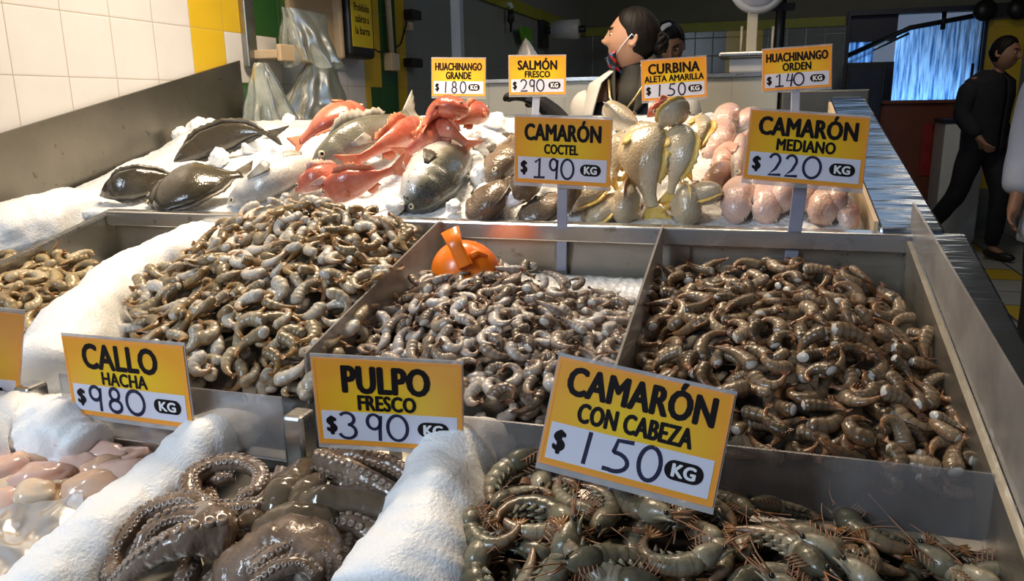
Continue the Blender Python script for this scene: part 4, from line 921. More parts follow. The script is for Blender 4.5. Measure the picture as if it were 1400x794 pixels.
fish('croaker', 'slim', [(312, 280, .02), (375, 243, .06), (470, 200, .07)], 178, 'big silver white fish with pale head at the rail and dark back', 'fin_grey', 1.6, 1.7, wpx=50)
fish('grey', 'slim', [(424, 232, .06), (495, 185, .11), (575, 150, .115)], 20, 'long grey olive fish lying up towards the yellow stripe', 'fin_grey', 1.1, 1.2, wpx=50)
fish('snapper', 'slim', [(497, 150, .13), (445, 165, .135), (398, 205, .06)], 30, 'red snapper farthest left, tail hanging down to the ice', 'fin_red', 1.3, 1.3, RS, wpx=38)
fish('snapper', 'snapper', [(440, 270, .03), (485, 252, .07), (556, 226, .08)], 40, 'red snapper facing the viewer just behind the heap of peeled shrimp', 'fin_red', 1.2, 1.4, RS, wpx=44)
fish('snapper', 'snapper', [(404, 262, .05), (440, 242, .07), (485, 222, .06)], 25, 'pale red snapper squeezed between the silver fish and the front red snapper', 'fin_pink', .9, 1.1, RS, wpx=32)
fish('snapper', 'slim', [(578, 166, .10), (530, 195, .095), (470, 232, .06)], 130, 'orange red snapper across the middle with its tail spread above the front snapper', 'fin_red', 1.1, 1.1, RS, wpx=36)
fish('snapper', 'slim', [(612, 172, .11), (582, 190, .11), (545, 218, .07)], 150, 'dark red snapper just above the salmon', 'fin_red', 1.5, 1.3, RS, wpx=38)
fish('snapper', 'slim', [(640, 152, .17), (600, 148, .175), (572, 185, .12)], 60, 'red snapper bent over the top of the pile under the HUACHINANGO GRANDE sign', 'fin_red', 1.3, 1.2, RS, wpx=32)
fish('snapper', 'snapper', [(668, 152, .12), (638, 162, .13), (602, 178, .10)], 140, 'red snapper at the right end of the red pile', 'fin_red', .95, 1.1, RS, wpx=32)
fish('snapper', 'slim', [(585, 165, .13), (615, 180, .12), (648, 205, .06)], 40, 'bright red snapper with white belly showing, right of the dark red one', 'fin_red', 1.2, 1.2, RS, wpx=30)
fish('salmon', 'stout', [(549, 290, .02), (585, 248, .05), (632, 190, .06)], 184, 'dark spotted salmon with silver belly, head at the rail', 'fin_dark', 1.95, 1.8, fins=('pectoral',), eye=.016, wpx=76)
BG = 'brown groupers in the middle'
fish('brown', 'snapper', [(668, 255, .02), (682, 222, .06), (704, 178, .07)], 150, 'brown scaly grouper leaning up left of the COCTEL sign', 'fin_dark', 1, 1.2, BG, wpx=42)
fish('brown', 'snapper', [(650, 300, .01), (668, 276, .045), (700, 238, .05)], 120, 'brown grouper facing the viewer right beside the salmon', 'fin_dark', .95, 1.2, BG, wpx=50)
fish('brown', 'snapper', [(712, 278, .04), (722, 250, .075), (742, 205, .07)], 70, 'brown grouper half hidden behind the COCTEL sign', 'fin_dark', .95, 1.2, BG, wpx=40)
fish('brown', 'snapper', [(706, 303, .0), (738, 286, .035), (795, 252, .03)], 160, 'dark brown grouper lying on the rail left of the COCTEL post', 'fin_dark', .8, 1.1, BG, wpx=38)
fish('brown', 'snapper', [(775, 292, .02), (785, 262, .055), (800, 222, .05)], 80, 'brown grouper right of the COCTEL post', 'fin_dark', .85, 1.1, BG, wpx=38)
cf = ('dorsal', 'anal', 'pectoral')
fish('curbina', 'deep', [(872, 172, .16), (877, 222, .135), (893, 288, .05), (897, 306, .03)], 25, 'biggest yellow silver fish, head up and tail down to the rail', 'fin_yellow', .72, .85, CS, wpx=68)
fish('curbina', 'deep', [(922, 172, .17), (926, 215, .14), (912, 282, .05)], 30, 'yellow silver fish with blue glints, right of the biggest one', 'fin_yellow', .72, .85, CS, wpx=48)
fish('curbina', 'deep', [(940, 158, .19), (918, 158, .20), (893, 186, .15)], 120, 'yellow silver fish topmost of the pile below the CURBINA sign', 'fin_yellow', .8, .9, CS, wpx=38)
fish('curbina', 'deep', [(956, 158, .15), (950, 195, .12), (935, 245, .05)], 20, 'silver fish with yellow nape at the right edge of the yellow pile', 'fin_yellow', .62, .8, CS, wpx=34)
fish('curbina', 'snapper', [(842, 162, .13), (862, 168, .14), (895, 190, .10)], 110, 'dull brownish fish topmost beside the COCTEL sign', 'fin_grey', 1.0, 1.2, CS, wpx=42)
fish('curbina', 'deep', [(856, 182, .13), (846, 212, .10), (836, 258, .05)], 150, 'yellow finned fish half hidden left of the biggest yellow one', 'fin_yellow', .72, .85, CS, wpx=34)
fish('curbina', 'snapper', [(938, 305, .01), (938, 284, .05), (930, 240, .06)], 100, 'yellow silver fish at the rail right of the biggest tail', 'fin_yellow', .8, 1.2, CS, wpx=44)
fish('curbina', 'snapper', [(972, 262, .03), (945, 268, .05), (905, 285, .03)], 40, 'olive yellow fish with tail fin up, beside the open ice', 'fin_yellow', .9, 1.1, CS, wpx=34)
fish('curbina', 'snapper', [(798, 306, .0), (822, 286, .04), (862, 250, .05)], 140, 'pale yellow fish at the rail left of the biggest tail', 'fin_yellow', .85, 1.2, CS, wpx=40)
fish('curbina', 'snapper', [(850, 304, .0), (858, 280, .05), (868, 235, .06)], 80, 'pale fish under the biggest yellow one, head at the rail', 'fin_pink', .8, 1.2, CS, wpx=40)
fish('curbina', 'snapper', [(768, 278, .05), (805, 262, .07), (850, 240, .06)], 150, 'pale yellow fish just under the right corner of the COCTEL sign', 'fin_yellow', .85, 1.1, CS, wpx=36)
fish('snapper', 'snapper', [(885, 160, .17), (900, 150, .18), (925, 150, .15)], 60, 'small red fish peeking out behind the yellow pile', 'fin_red', .9, 1.1, CS, wpx=24)
PK = [  # head, tail, lift, roll, height scale, label
 ((1003, 308), (1012, 245), .035, 80, .80, 'pale pink fish at the rail left of the MEDIANO post', 46),
 ((1045, 310), (1052, 250), .03, 100, .78, 'pale pink fish at the rail touching the left side of the MEDIANO post', 44),
 ((1122, 312), (1128, 252), .03, 75, .80, 'pale pink fish with red cheek right of the MEDIANO post', 46),
 ((1166, 316), (1150, 268), .02, 100, .72, 'pale pink fish at the rail nearest the aisle ledge', 36),
 ((1066, 290), (1085, 235), .07, 120, .8, 'orange pink fish leaning on the left of the MEDIANO post', 40),
 ((1104, 288), (1100, 230), .07, 80, .7, 'pinkish tan fish behind the MEDIANO post', 36),
 ((1146, 296), (1140, 238), .07, 60, .75, 'glossy red fish second from the aisle ledge', 34),
 ((1028, 276), (1040, 222), .05, 70, .7, 'pink fish under the lower left corner of the MEDIANO sign', 36),
 ((1006, 262), (1016, 180), .09, 165, .55, 'long cream yellow fish leaning against the MEDIANO sign', 26),
 ((962, 262), (1000, 222), .05, 110, .7, 'salmon pink fish pointing into the open ice', 32),
 ((978, 240), (1000, 196), .07, 75, .75, 'pink fish with a red back and dark eye', 30),
 ((984, 214), (988, 160), .10, 90, .72, 'tan pink fish in the middle of the pink row', 38),
 ((980, 186), (1002, 146), .12, 100, .75, 'pink fish farthest back beside the yellow pile', 36),
 ((1006, 180), (1032, 150), .11, 80, .62, 'small brownish pink fish behind the MEDIANO sign edge', 28),
 ((966, 226), (985, 188), .05, 120, .8, 'pale pink fish buried in ice beside the yellow pile', 36),
 ((1088, 262), (1086, 205), .09, 90, .7, 'pink fish directly under the MEDIANO sign', 34),
 ((1128, 266), (1120, 205), .09, 100, .7, 'pink fish under the right half of the MEDIANO sign', 34)]
for h, t, lf, rl, hs, lb, wp in PK:
    mid = ((h[0]+t[0])/2, (h[1]+t[1])/2); fish('pink', 'stout', [(*h, lf*.35-.012), (*mid, lf*.5+.006), (*t, lf*.5)], rl, lb, 'fin_pink', hs*1.12, 1.5, PS, fins=('pectoral',), eye=.017, wpx=wp, prop=.3, tailk=.35)
# loose lumps of ice between the fish
rng = random.Random(5)
def lump(c, r, label, seed, group='loose ice lumps between the fish'):
    bm = bmesh.new(); bmesh.ops.create_icosphere(bm, subdivisions=4, radius=1); V = []
    sx, sy, sz = [random.Random(seed+i).uniform(.75, 1.2) for i in range(3)]
    for v in bm.verts:
        d = v.co.normalized(); k = 1+.40*nse(d+Vector((seed, 0, 0)), 1.1)+.16*nse(d+Vector((0, seed, 0)), 3.2)+.09*nse(d, 7)+.05*nse(d, 15); V.append(Vector(c)+Vector((d.x*sx, d.y*sy, d.z*sz*.85))*r*k)
    Fc = [tuple(v.index for v in f.verts) for f in bm.faces]; bm.free()
    tag(obj('ice_lump', V, Fc, M['ice'], None, True, None, c), label, 'ice', group)
LL = 'loose lump of crushed ice wedged among the whole fish'
for i, (x, y, h, r) in enumerate([(528, 182, .09, .035), (512, 196, .08, .03), (540, 170, .10, .03), (498, 205, .08, .022), (520, 205, .08, .028), (345, 200, .05, .045), (382, 208, .05, .04), (300, 215, .04, .045), (395, 165, .09, .035), (372, 178, .06, .03), (646, 185, .07, .035), (660, 200, .06, .045), (645, 215, .05, .04), (655, 240, .04, .04), (620, 282, .02, .028), (700, 272, .05, .028), (715, 268, .05, .022), (270, 175, .05, .05), (245, 185, .03, .04), (290, 168, .05, .03), (565, 215, .08, .02), (660, 265, .03, .03), (540, 282, .02, .03), (675, 165, .06, .04), (640, 205, .07, .018)]):
    lump(P(x, y, h*.7), r*.72, LL, i)

# ------------------------------------------------------------------ octopus tray
def octo_mat():
    t = NT('wet_octopus_skin'); co = t.coords('Object'); n = t.noise(20, 5, co); p = t.noise(140, 3, co)
    t.set(Base_Color=t.mix(t.math('MULTIPLY', p, .4), t.ramp(n, [(.3, (.07, .048, .032)), (.5, (.15, .11, .076)), (.72, (.30, .225, .165))]), (.33, .20, .14)), Roughness=.2, Coat_Weight=.35, Coat_Roughness=.08); t.bump(t.math('ADD', t.math('ADD', n, t.noise(48, 3, co)), t.math('MULTIPLY', p, .4)), .55, .0045); return t.m
M['octo'] = octo_mat(); M['octo_smooth'] = simple('smooth_octopus_mantle', (.085, .063, .04), (.16, .12, .08), .16, scale=14, bump=.4, bscale=32, bdist=.005, coat=.35)
M['octo_pale'] = simple('pale_octopus_underside', (.32, .24, .18), (.42, .34, .27), .2, scale=14, bump=.2, coat=.4)
M['sucker'] = simple('octopus_suckers', (.22, .16, .12), (.34, .26, .20), .16, scale=40, coat=.4)
def wrinkle(mb, c):
    cc = np.array([q[:] for q in c])
    for i, v in enumerate(mb.v):
        q = Vector(cc[((cc-np.array(v[:]))**2).sum(1).argmin()]); d = v-q; mb.v[i] = q+d*(1+.16*nse(v, 42)+.10*nse(v, 95)+.05*nse(v, 210))
def arm(pts, r0, r1, parent, suck=1, name='arm', mat='octo', sroll=0.0):
    w_ = [P(*p) for p in pts]; n = 18*len(pts); c = spline(w_, n); rad = [r0+(r1-r0)*(i/(n-1))**.8 for i in range(n)]
    rad = [r*(1+.07*nse(Vector(c[i]), 40)) for i, r in enumerate(rad)]; rad[0] *= .8; rad[-1] *= .55
    mb = MB(); mb.tube(c, rad, 22); wrinkle(mb, c)
    if suck:
        L = 0; nxt = 0
        for i in range(1, n-1):
            L += (Vector(c[i])-Vector(c[i-1])).length
            if L < nxt: continue
            r = rad[i]; nxt = L+r*.62; t = (Vector(c[i+1])-Vector(c[i-1])).normalized(); s = t.cross(NRM).normalized(); u = s.cross(t)
            for k in (-1, 1):
                a = math.radians(90+38*k)+sroll; d = s*math.cos(a)+u*math.sin(a); q = Vector(c[i])+d*r*.96+t*(r*.28*k); R = Matrix((t, d.cross(t), d)).transposed(); sr = r*.36
                # a raised ring with a hollow
                prof = [(1.0, -.3), (1.0, .35), (.75, .62), (.45, .40), (.0, .25)]; nn = 9; b = len(mb.v)
                for pr, pz in prof:
                    for j in range(nn):
                        th = 2*math.pi*j/nn; mb.v.append(q+R @ Vector((pr*sr*math.cos(th), pr*sr*math.sin(th), pz*sr)))
                for a_ in range(len(prof)-1):
                    for j in range(nn): mb.f.append((b+a_*nn+j, b+a_*nn+(j+1) % nn, b+(a_+1)*nn+(j+1) % nn, b+(a_+1)*nn+j)); mb.m.append(1)
    o = mb.build(name, [M[mat], M['sucker']], parent); return o
def blob(pts, rads, parent, name='mantle', mat='octo_smooth', flat=.85):
    w_ = [P(*p) for p in pts]; n = 50; c = spline(w_, n); k = len(rads); rad = []
    for i in range(n):
        r = float(np.interp(i/(n-1), np.linspace(0, 1, k), rads)); e = min(i, n-1-i)/7.0; rad.append(r*(math.sqrt(max(.02, 1-(1-e)**2)) if e < 1 else 1)*(1+.05*nse(Vector(c[i]), 30)))
    mb = MB(); mb.tube(c, rad, 26, flat=flat, upv=NRM); wrinkle(mb, c); return mb.build(name, M[mat], parent)
h = -.085
oa = empty('octopus', P(285, 715, -.15), 'octopus turned over with curled suckered arms, left against the ice bank', 'octopus', 'octopuses in the front tray')
arm([(283, 700, h+.02), (264, 683, h+.02), (262, 657, h+.022), (290, 639, h+.02), (327, 634, h+.02), (356, 648, h+.018), (352, 671, h+.02), (327, 682, h+.02)], .0165, .011, oa)
arm([(290, 690, h), (285, 665, h), (302, 655, h+.012), (322, 652, h+.01)], .012, .008, oa)
arm([(285, 700, h+.02), (262, 688, h+.02), (231, 691, h+.02), (197, 706, h+.015), (173, 733, h+.01), (157, 760, h), (150, 795, h-.01)], .017, .010, oa)
arm([(280, 708, h+.025), (248, 708, h+.025), (222, 716, h+.025), (203, 732, h+.02), (190, 755, h+.01), (178, 780, h)], .016, .009, oa, sroll=.3)
arm([(312, 728, h+.035), (262, 735, h+.045), (222, 752, h+.035), (187, 773, h+.02), (160, 800, h)], .024, .012, oa, sroll=-.5)
arm([(285, 700, h+.02), (327, 697, h+.02), (357, 690, h+.02), (377, 668, h+.015), (386, 643, h+.01)], .014, .009, oa)
arm([(322, 720, h+.02), (345, 738, h+.01), (332, 760, h), (302, 785, h-.01), (280, 805, h-.01)], .016, .010, oa)
arm([(240, 745, h), (262, 770, h-.005), (250, 800, h-.01)], .016, .012, oa)
blob([(265, 738, h+.02), (290, 728, h+.035), (325, 726, h+.03)], [.02, .034, .028], oa, 'mantle', 'octo')
blob([(325, 722, h+.02), (345, 716, h+.02), (357, 726, h+.01)], [.016, .022, .016], oa, 'head')
blob([(272, 695, h+.025), (285, 702, h+.03), (300, 700, h+.03)], [.014, .018, .014], oa, 'arm_web', 'octo_pale')
ob = empty('octopus', P(440, 680, -.15), 'smooth sided octopus with long folded lobes below the PULPO sign', 'octopus', 'octopuses in the front tray')
blob([(428, 632, h+.005), (402, 655, h+.02), (386, 680, h+.02), (374, 712, h+.01)], [.016, .024, .028, .020], ob)
blob([(440, 652, h+.02), (420, 672, h+.03), (405, 700, h+.025)], [.012, .02, .016], ob, 'arm')
blob([(405, 692, h+.025), (440, 684, h+.035), (485, 684, h+.03), (530, 700, h+.015), (550, 712, h)], [.016, .022, .021, .018, .010], ob, 'arm')
arm([(438, 630, h+.015), (470, 640, h+.02), (505, 656, h+.02), (540, 678, h+.01), (552, 700, h)], .019, .012, ob, sroll=-.9)
arm([(452, 624, h), (490, 624, h+.005), (530, 634, h), (565, 655, h-.01)], .016, .012, ob, sroll=-.6)
blob([(346, 740, h+.01), (370, 722, h+.025), (405, 711, h+.03), (440, 716, h+.025), (452, 728, h+.01)], [.018, .024, .026, .026, .018], ob, 'arm')
arm([(452, 722, h+.01), (480, 720, h+.018), (505, 730, h+.015), (525, 745, h)], .018, .012, ob, sroll=.2)
blob([(455, 660, h), (480, 668, h), (500, 672, h)], [.014, .02, .016], ob, 'head', 'octo')
oc = empty('octopus', P(400, 780, -.15), 'octopus nearest the viewer with broad pale mantle at the bottom edge', 'octopus', 'octopuses in the front tray')
blob([(300, 815, h), (340, 780, h+.02), (380, 760, h+.03), (420, 755, h+.03), (450, 785, h+.015)], [.03, .04, .046, .044, .03], oc, 'mantle', 'octo')
arm([(350, 778, h+.045), (375, 758, h+.055), (405, 745, h+.055), (435, 750, h+.045), (455, 768, h+.03), (458, 795, h+.01)], .013, .009, oc)
arm([(355, 795, h+.05), (385, 775, h+.062), (415, 772, h+.06), (432, 785, h+.05)], .012, .008, oc)
arm([(470, 740, h+.01), (464, 760, h+.01), (452, 790, h), (440, 820, h)], .016, .012, oc)
arm([(520, 715, h), (505, 750, h), (480, 785, h), (462, 820, h)], .018, .015, oc, sroll=.5)
arm([(330, 770, h), (310, 790, h), (290, 820, h)], .018, .014, oc)
# dark skin and ice slush filling the tray below them
b = MB().slab(-.98, -.33, .46, .925, -.155, -.118); tag(fixn(b.build('drip_tray', M['steel_dull'], None, False, origin=(-.65, .7, zr(.7, -.14)))), 'shallow steel tray under the octopuses', 'tray')

# ------------------------------------------------------------------ scallops in a plastic bag
def scal_mat(nm, a, b):
    t = NT(nm); co = t.coords('Object'); t.set(Base_Color=t.ramp(t.noise(18, 3, co), [(.3, a), (.7, b)]), Roughness=.2, Coat_Weight=.4, Coat_Roughness=.1, Subsurface_Weight=.2, Subsurface_Radius=(.01, .005, .003), Subsurface_Scale=1.0); t.bump(t.noise(60, 3, co), .12, .002); return t.m
SMm = [scal_mat('peach_scallop', (.76, .44, .26), (.84, .58, .42)), scal_mat('pale_scallop', (.80, .60, .40), (.84, .68, .52)), scal_mat('rosy_scallop', (.76, .46, .36), (.84, .60, .50))]
SC_L = [(8, 648, 40, 26, 40, 2, 'rosy scallop at the left edge, farthest back'), (39, 638, 44, 22, 40, 0, 'peach scallop with pointed end beside the rosy one'), (76, 628, 36, 24, 15, 0, 'large plump peach scallop at the top of the bag'), (58, 652, 36, 20, 30, 2, 'long scallop lying below the plump one'), (22, 668, 34, 22, 25, 1, 'pale yellowish scallop near the left edge'), (8, 694, 40, 30, 10, 2, 'broad pink scallop at the left edge, nearest the film'), (51, 676, 26, 20, 15, 1, 'cream round scallop in the middle'), (112, 634, 24, 17, 5, 2, 'scallop with a bright glint behind the middle ones'), (105, 653, 26, 18, 25, 1, 'pale scallop left of the long orange one'), (128, 661, 38, 18, 28, 0, 'long orange scallop nearest the ice bank'), (143, 620, 30, 16, 10, 2, 'dim scallop farthest back under the front beam'), (168, 628, 34, 16, 40, 2, 'dim rosy scallop beside the ice bank, at the back'), (164, 643, 34, 16, 35, 2, 'rosy scallop wrapped in film against the ice bank'), (80, 665, 17, 12, 40, 1, 'small yellow scallop scrap in the middle'), (104, 687, 20, 17, 60, 1, 'small pale scallop at the edge of the film'), (138, 640, 26, 16, 60, 0, 'dark peach scallop between the dim ones'), (-20, 670, 40, 26, 20, 2, 'pink scallop cut by the left edge of the picture'), (70, 690, 30, 20, 10, 1, 'pale scallop under the clear film')]
for i, (x, y, a, b_, ang, mi, lb) in enumerate(SC_L):
    c = P(x, y, -.088-.012*(i % 3)); D = float((RW.T@(np.array(c)-CAM))[2]); a = a*D/FOC*1.05; b_ = b_*D/FOC*1.05; th = math.radians(ang); ex = Vector((math.cos(th), math.sin(th)*1.4, 0)).normalized(); ex = (ex-NRM*ex.dot(NRM)).normalized(); ey = NRM.cross(ex)
    V0, F0 = ellipsoid(26, 18); V = []
    for v in V0:
        v = Vector(v); tp = 1-.22*v.x; k = 1+.24*nse(v+Vector((i*3.1, 0, 0)), 1.4)+.05*nse(v+Vector((i, 2, 0)), 4); V.append(c+ex*(v.x*a*k)+ey*(v.y*b_*tp*1.15*k)+NRM*(v.z*b_*tp*.95*k))
    tag(obj('scallop', V, F0, SMm[mi], None, True, None, c), lb, 'scallop', 'peach scallops in the bag')
def film(name, px, nu, nv, amp, freq, label, mat, cat, seed, thick=.0008):
    """crumpled film stretched over a quad of points (top-left, top-right, bottom-right, bottom-left)"""
    tl, tr, br, bl = [Vector(p) for p in px]; V = []; Fc = []; N_ = (tr-tl).cross(bl-tl).normalized()
    for k in range(2):
        for j in range(nv+1):
            for i in range(nu+1):
                u, v = i/nu, j/nv; p = tl.lerp(tr, u).lerp(bl.lerp(br, u), v); d = amp*(abs(nse((u*freq+seed, v*freq*.7, 0)))*1.6+.5*nse((u*freq*3, v*freq*2+seed, 1))); V.append(p+N_*(d-k*thick))
    n = (nu+1)*(nv+1)
    for k in range(2):
        for j in range(nv):
            for i in range(nu): a = k*n+j*(nu+1)+i; f = (a, a+1, a+nu+2, a+nu+1); Fc.append(f if k else f[::-1])
    o = obj(name, V, Fc, M[mat], None, True, None, (tl+br)/2); return tag(o, label, cat)
film('plastic_bag', [P(-60, 700, -.065), P(112, 674, -.055), P(100, 760, -.07), P(-60, 830, -.06)], 50, 40, .011, 2.2, 'open clear plastic bag spread in front of the scallops', 'film', 'bag', 3)
b = MB().slab(-1.9, -.72, .46, .925, -.155, -.125); tag(fixn(b.build('drip_tray', M['steel_dull'], None, False, origin=(-1.3, .7, zr(.7, -.14)))), 'shallow steel tray under the scallops', 'tray')
# ------------------------------------------------------------------ people
def skin_geo(J, E, root, sub=2):
    """J name -> (point, radius); E edges; returns evaluated vertices and faces of one continuous skin"""
    nm = list(J); ix = {n: i for i, n in enumerate(nm)}
    me = bpy.data.meshes.new('skin_tmp'); me.from_pydata([tuple(J[n][0]) for n in nm], [(ix[a], ix[b]) for a, b in E], []); o = bpy.data.objects.new('skin_tmp', me); COL.objects.link(o)
    md = o.modifiers.new('skin', 'SKIN'); md.use_smooth_shade = True
    sv = me.skin_vertices[0].data
    for i, n in enumerate(nm):
        r = J[n][1]; sv[i].radius = r if hasattr(r, '__len__') else (r, r); sv[i].use_root = (n == root)
    ss = o.modifiers.new('sub', 'SUBSURF'); ss.levels = sub; ss.render_levels = sub
    dg = bpy.context.evaluated_depsgraph_get(); dg.update(); m2 = bpy.data.meshes.new_from_object(o.evaluated_get(dg))
    V = [v.co.copy() for v in m2.vertices]; Fc = [tuple(p.vertices) for p in m2.polygons]; bpy.data.objects.remove(o); bpy.data.meshes.remove(me); bpy.data.meshes.remove(m2); return V, Fc
def remesh_geo(V, Fc, vox, smooth=3):
    me = bpy.data.meshes.new('rm_tmp'); me.from_pydata([tuple(v) for v in V], [], Fc); o = bpy.data.objects.new('rm_tmp', me); COL.objects.link(o)
    md = o.modifiers.new('remesh', 'REMESH'); md.mode = 'VOXEL'; md.voxel_size = vox
    sm = o.modifiers.new('smooth', 'SMOOTH'); sm.iterations = smooth; sm.factor = .4
    dg = bpy.context.evaluated_depsgraph_get(); dg.update(); m2 = bpy.data.meshes.new_from_object(o.evaluated_get(dg))
    V = [v.co.copy() for v in m2.vertices]; Fc = [tuple(p.vertices) for p in m2.polygons]; bpy.data.objects.remove(o); bpy.data.meshes.remove(me); bpy.data.meshes.remove(m2); return V, Fc
def head_r(az, el):
    """head surface; az 0 = face, el up; returns point in the head frame (x forward, y left, z up), unit = half height"""
    g = lambda a, b, sa, sb: math.exp(-((az-a)/sa)**2-((el-b)/sb)**2)
    ce, se = math.cos(el), math.sin(el); d = Vector((ce*math.cos(az), ce*math.sin(az), se))
    x, y, z = d.x*.86, d.y*.66, d.z*1.0
    if z < 0: k = 1-.20*(-z)**1.5; y *= k; x = x*(1-.10*(-z)) if x > 0 else x*(1-.30*(-z)); x += .05*(-z)
    a = abs(az); r = .0
    r += .05*g(0, .30, .5, .14)-.075*math.exp(-((a-.38)/.20)**2-((el-.13)/.14)**2)       # brow, sockets
    nose = math.exp(-(az/.13)**2)*(.26*math.exp(-((el+.14)/.11)**2)+.12*math.exp(-((el-.05)/.16)**2)); r += nose
    r += .05*math.exp(-((a-.55)/.25)**2-((el+.12)/.22)**2)                                # cheek bones
    r += math.exp(-(az/.28)**2)*(.085*math.exp(-((el+.46)/.06)**2)+.085*math.exp(-((el+.60)/.07)**2)-.045*math.exp(-((el+.53)/.022)**2)+.09*math.exp(-((el+.92)/.20)**2)-.03*math.exp(-((el+.73)/.08)**2))
    return Vector((x, y, z))+Vector((d.x, d.y*.6, d.z*.3))*r
def head_geo(ctr, fwd, up, H):
    f = Vector(fwd).normalized(); l = Vector(up).cross(f).normalized(); u = f.cross(l); hs = H/2
    nu, nv = 96, 64; V = []; Fc = []; T = lambda q: Vector(ctr)+(f*q.x+l*q.y+u*q.z)*hs
    A = []
    for i in range(nv+1):
        el = math.pi/2-math.pi*i/nv
        for j in range(nu): az = -math.pi+2*math.pi*j/nu; V.append(T(head_r(az, el*.999))); A.append((az, el))
    for i in range(nv):
        for j in range(nu): Fc.append((i*nu+j, i*nu+(j+1) % nu, (i+1)*nu+(j+1) % nu, (i+1)*nu+j))
    mb = MB(); mb.v = V; mb.f = Fc; mb.m = [0]*len(Fc)
    for s in (-1, 1):   # ears
        c = Vector((-.06, s*.655, -.03)); R = Matrix((f, l, u)).transposed()
        ring = [T(c+Vector((-.02+.115*math.cos(t)-.05*math.sin(t)*.6, s*(.03+.05*math.cos(t+2.5)), .20*math.sin(t)))) for t in [2*math.pi*k/16 for k in range(17)]]
        mb.tube(ring, [hs*.045]*17, 8, cap=False); mb.ell(T(c+Vector((.0, s*.01, 0))), (hs*.10, hs*.04, hs*.17), 10, 8, 0, R)
    return mb.v, mb.f, T, (f, l, u, hs), A
def hair_geo(T, line, off, jitter=.02, seed=0):
    """shell over the scalp: where el > line(az)"""
    nu, nv = 96, 56; top = {}; V = []; Fc = []
    for j in range(nu):
        az = -math.pi+2*math.pi*j/nu; lo = line(az)
        for i in range(nv+1):
            el = math.pi/2*.999+(lo-math.pi/2)*i/nv; q = head_r(az, el); e = 1-(i/nv)**6; k = 1+off*e+jitter*e*nse((math.cos(az)*7+seed, math.sin(az)*7, el*1.2), 1.5)
            V.append(T(Vector((q.x*k, q.y*k*1.03, q.z*k))))
    for j in range(nu):
        for i in range(nv): a = j*(nv+1)+i; b = ((j+1) % nu)*(nv+1)+i; Fc.append((a, a+1, b+1, b))
    n = len(V)
    return V, Fc
M['skin'] = simple('warm_skin', (.46, .25, .16), (.52, .29, .19), .45, scale=8, Subsurface_Weight=.1)
M['skin_dark'] = simple('brown_skin', (.28, .14, .085), (.33, .17, .10), .5, scale=8)
M['hair'] = simple('black_hair', (.006, .005, .005), (.012, .009, .008), .55, scale=40, Specular_IOR_Level=.15)
M['lip'] = simple('lip_colour', (.42, .15, .12), None, .4)
M['eyewhite'] = simple('eye_white', (.70, .68, .64), None, .2)
M['coat'] = simple('white_coat_cloth', (.60, .59, .57), (.68, .67, .65), .8, scale=6, bump=.2, bscale=14, bdist=.01)
M['bluecoat'] = simple('pale_blue_coat_cloth', (.42, .46, .58), (.50, .54, .66), .8, scale=5, bump=.25, bscale=10, bdist=.012)
M['navy'] = simple('navy_vest_cloth', (.010, .014, .035), (.016, .02, .045), .7, scale=10)
M['darkcloth'] = simple('black_cloth', (.008, .008, .012), (.014, .014, .018), .85, scale=8, bump=.2, bscale=12, bdist=.01)
M['collar'] = simple('dark_brown_collar', (.03, .028, .022), (.045, .04, .03), .7)
M['gold'] = simple('brass_zip', (.55, .42, .20), (.60, .48, .25), .35, metal=.8)
M['lace'] = simple('white_lace', (.75, .74, .76), None, .8)
def maskm():
    t = NT('patterned_mask_cloth'); v = t.node('ShaderNodeTexVoronoi'); v.inputs['Scale'].default_value = 70; t.link(t.coords(), v.inputs['Vector']); s = t.node('ShaderNodeSeparateColor'); t.link(v.outputs['Color'], s.inputs[0])
    t.set(Base_Color=t.ramp(s.outputs[0], [(.0, (.012, .012, .016)), (.50, (.012, .012, .016)), (.52, (.45, .02, .03)), (.68, (.05, .20, .50)), (.80, (.60, .30, .05)), (.88, (.55, .12, .25)), (.94, (.02, .02, .02))], 'CONSTANT'), Roughness=.8); return t.m
M['mask_cloth'] = maskm()
def hand_joints(J, E, wrist, wn, dirv, palm_n, k=1.0, curl=.5):
    """palm, four unequal fingers with three bones each and a thumb from the side of the palm"""
    d = Vector(dirv).normalized(); n = Vector(palm_n); n = (n-d*n.dot(d)).normalized(); s = d.cross(n); w_ = Vector(wrist)
    J[wn+'_palm'] = (w_+d*.045*k, (.032*k, .016*k)); E.append((wn, wn+'_palm'))
    for q, (off, ln) in enumerate(((-.028, .062), (-.010, .074), (.009, .070), (.026, .054))):
        p = w_+d*.088*k+s*off*k; dd = d+s*off*2.0; prev = wn+'_palm'
        for b in range(4):
            nm = f'{wn}_f{q}{b}'; J[nm] = (p.copy(), (.0095-.0012*b)*k); E.append((prev, nm)); prev = nm
            a = curl*(b+.6); p = p+(dd.normalized()*math.cos(a)+n*math.sin(a))*(ln*k*(.42-.07*b))
    p = w_+d*.032*k-s*.030*k; prev = wn+'_palm'
    for b in range(3):
        nm = f'{wn}_t{b}'; J[nm] = (p.copy(), (.012-.0018*b)*k); E.append((prev, nm)); prev = nm; p = p+((d*.75-s*.6+n*.35*(b+.5)).normalized())*.028*k
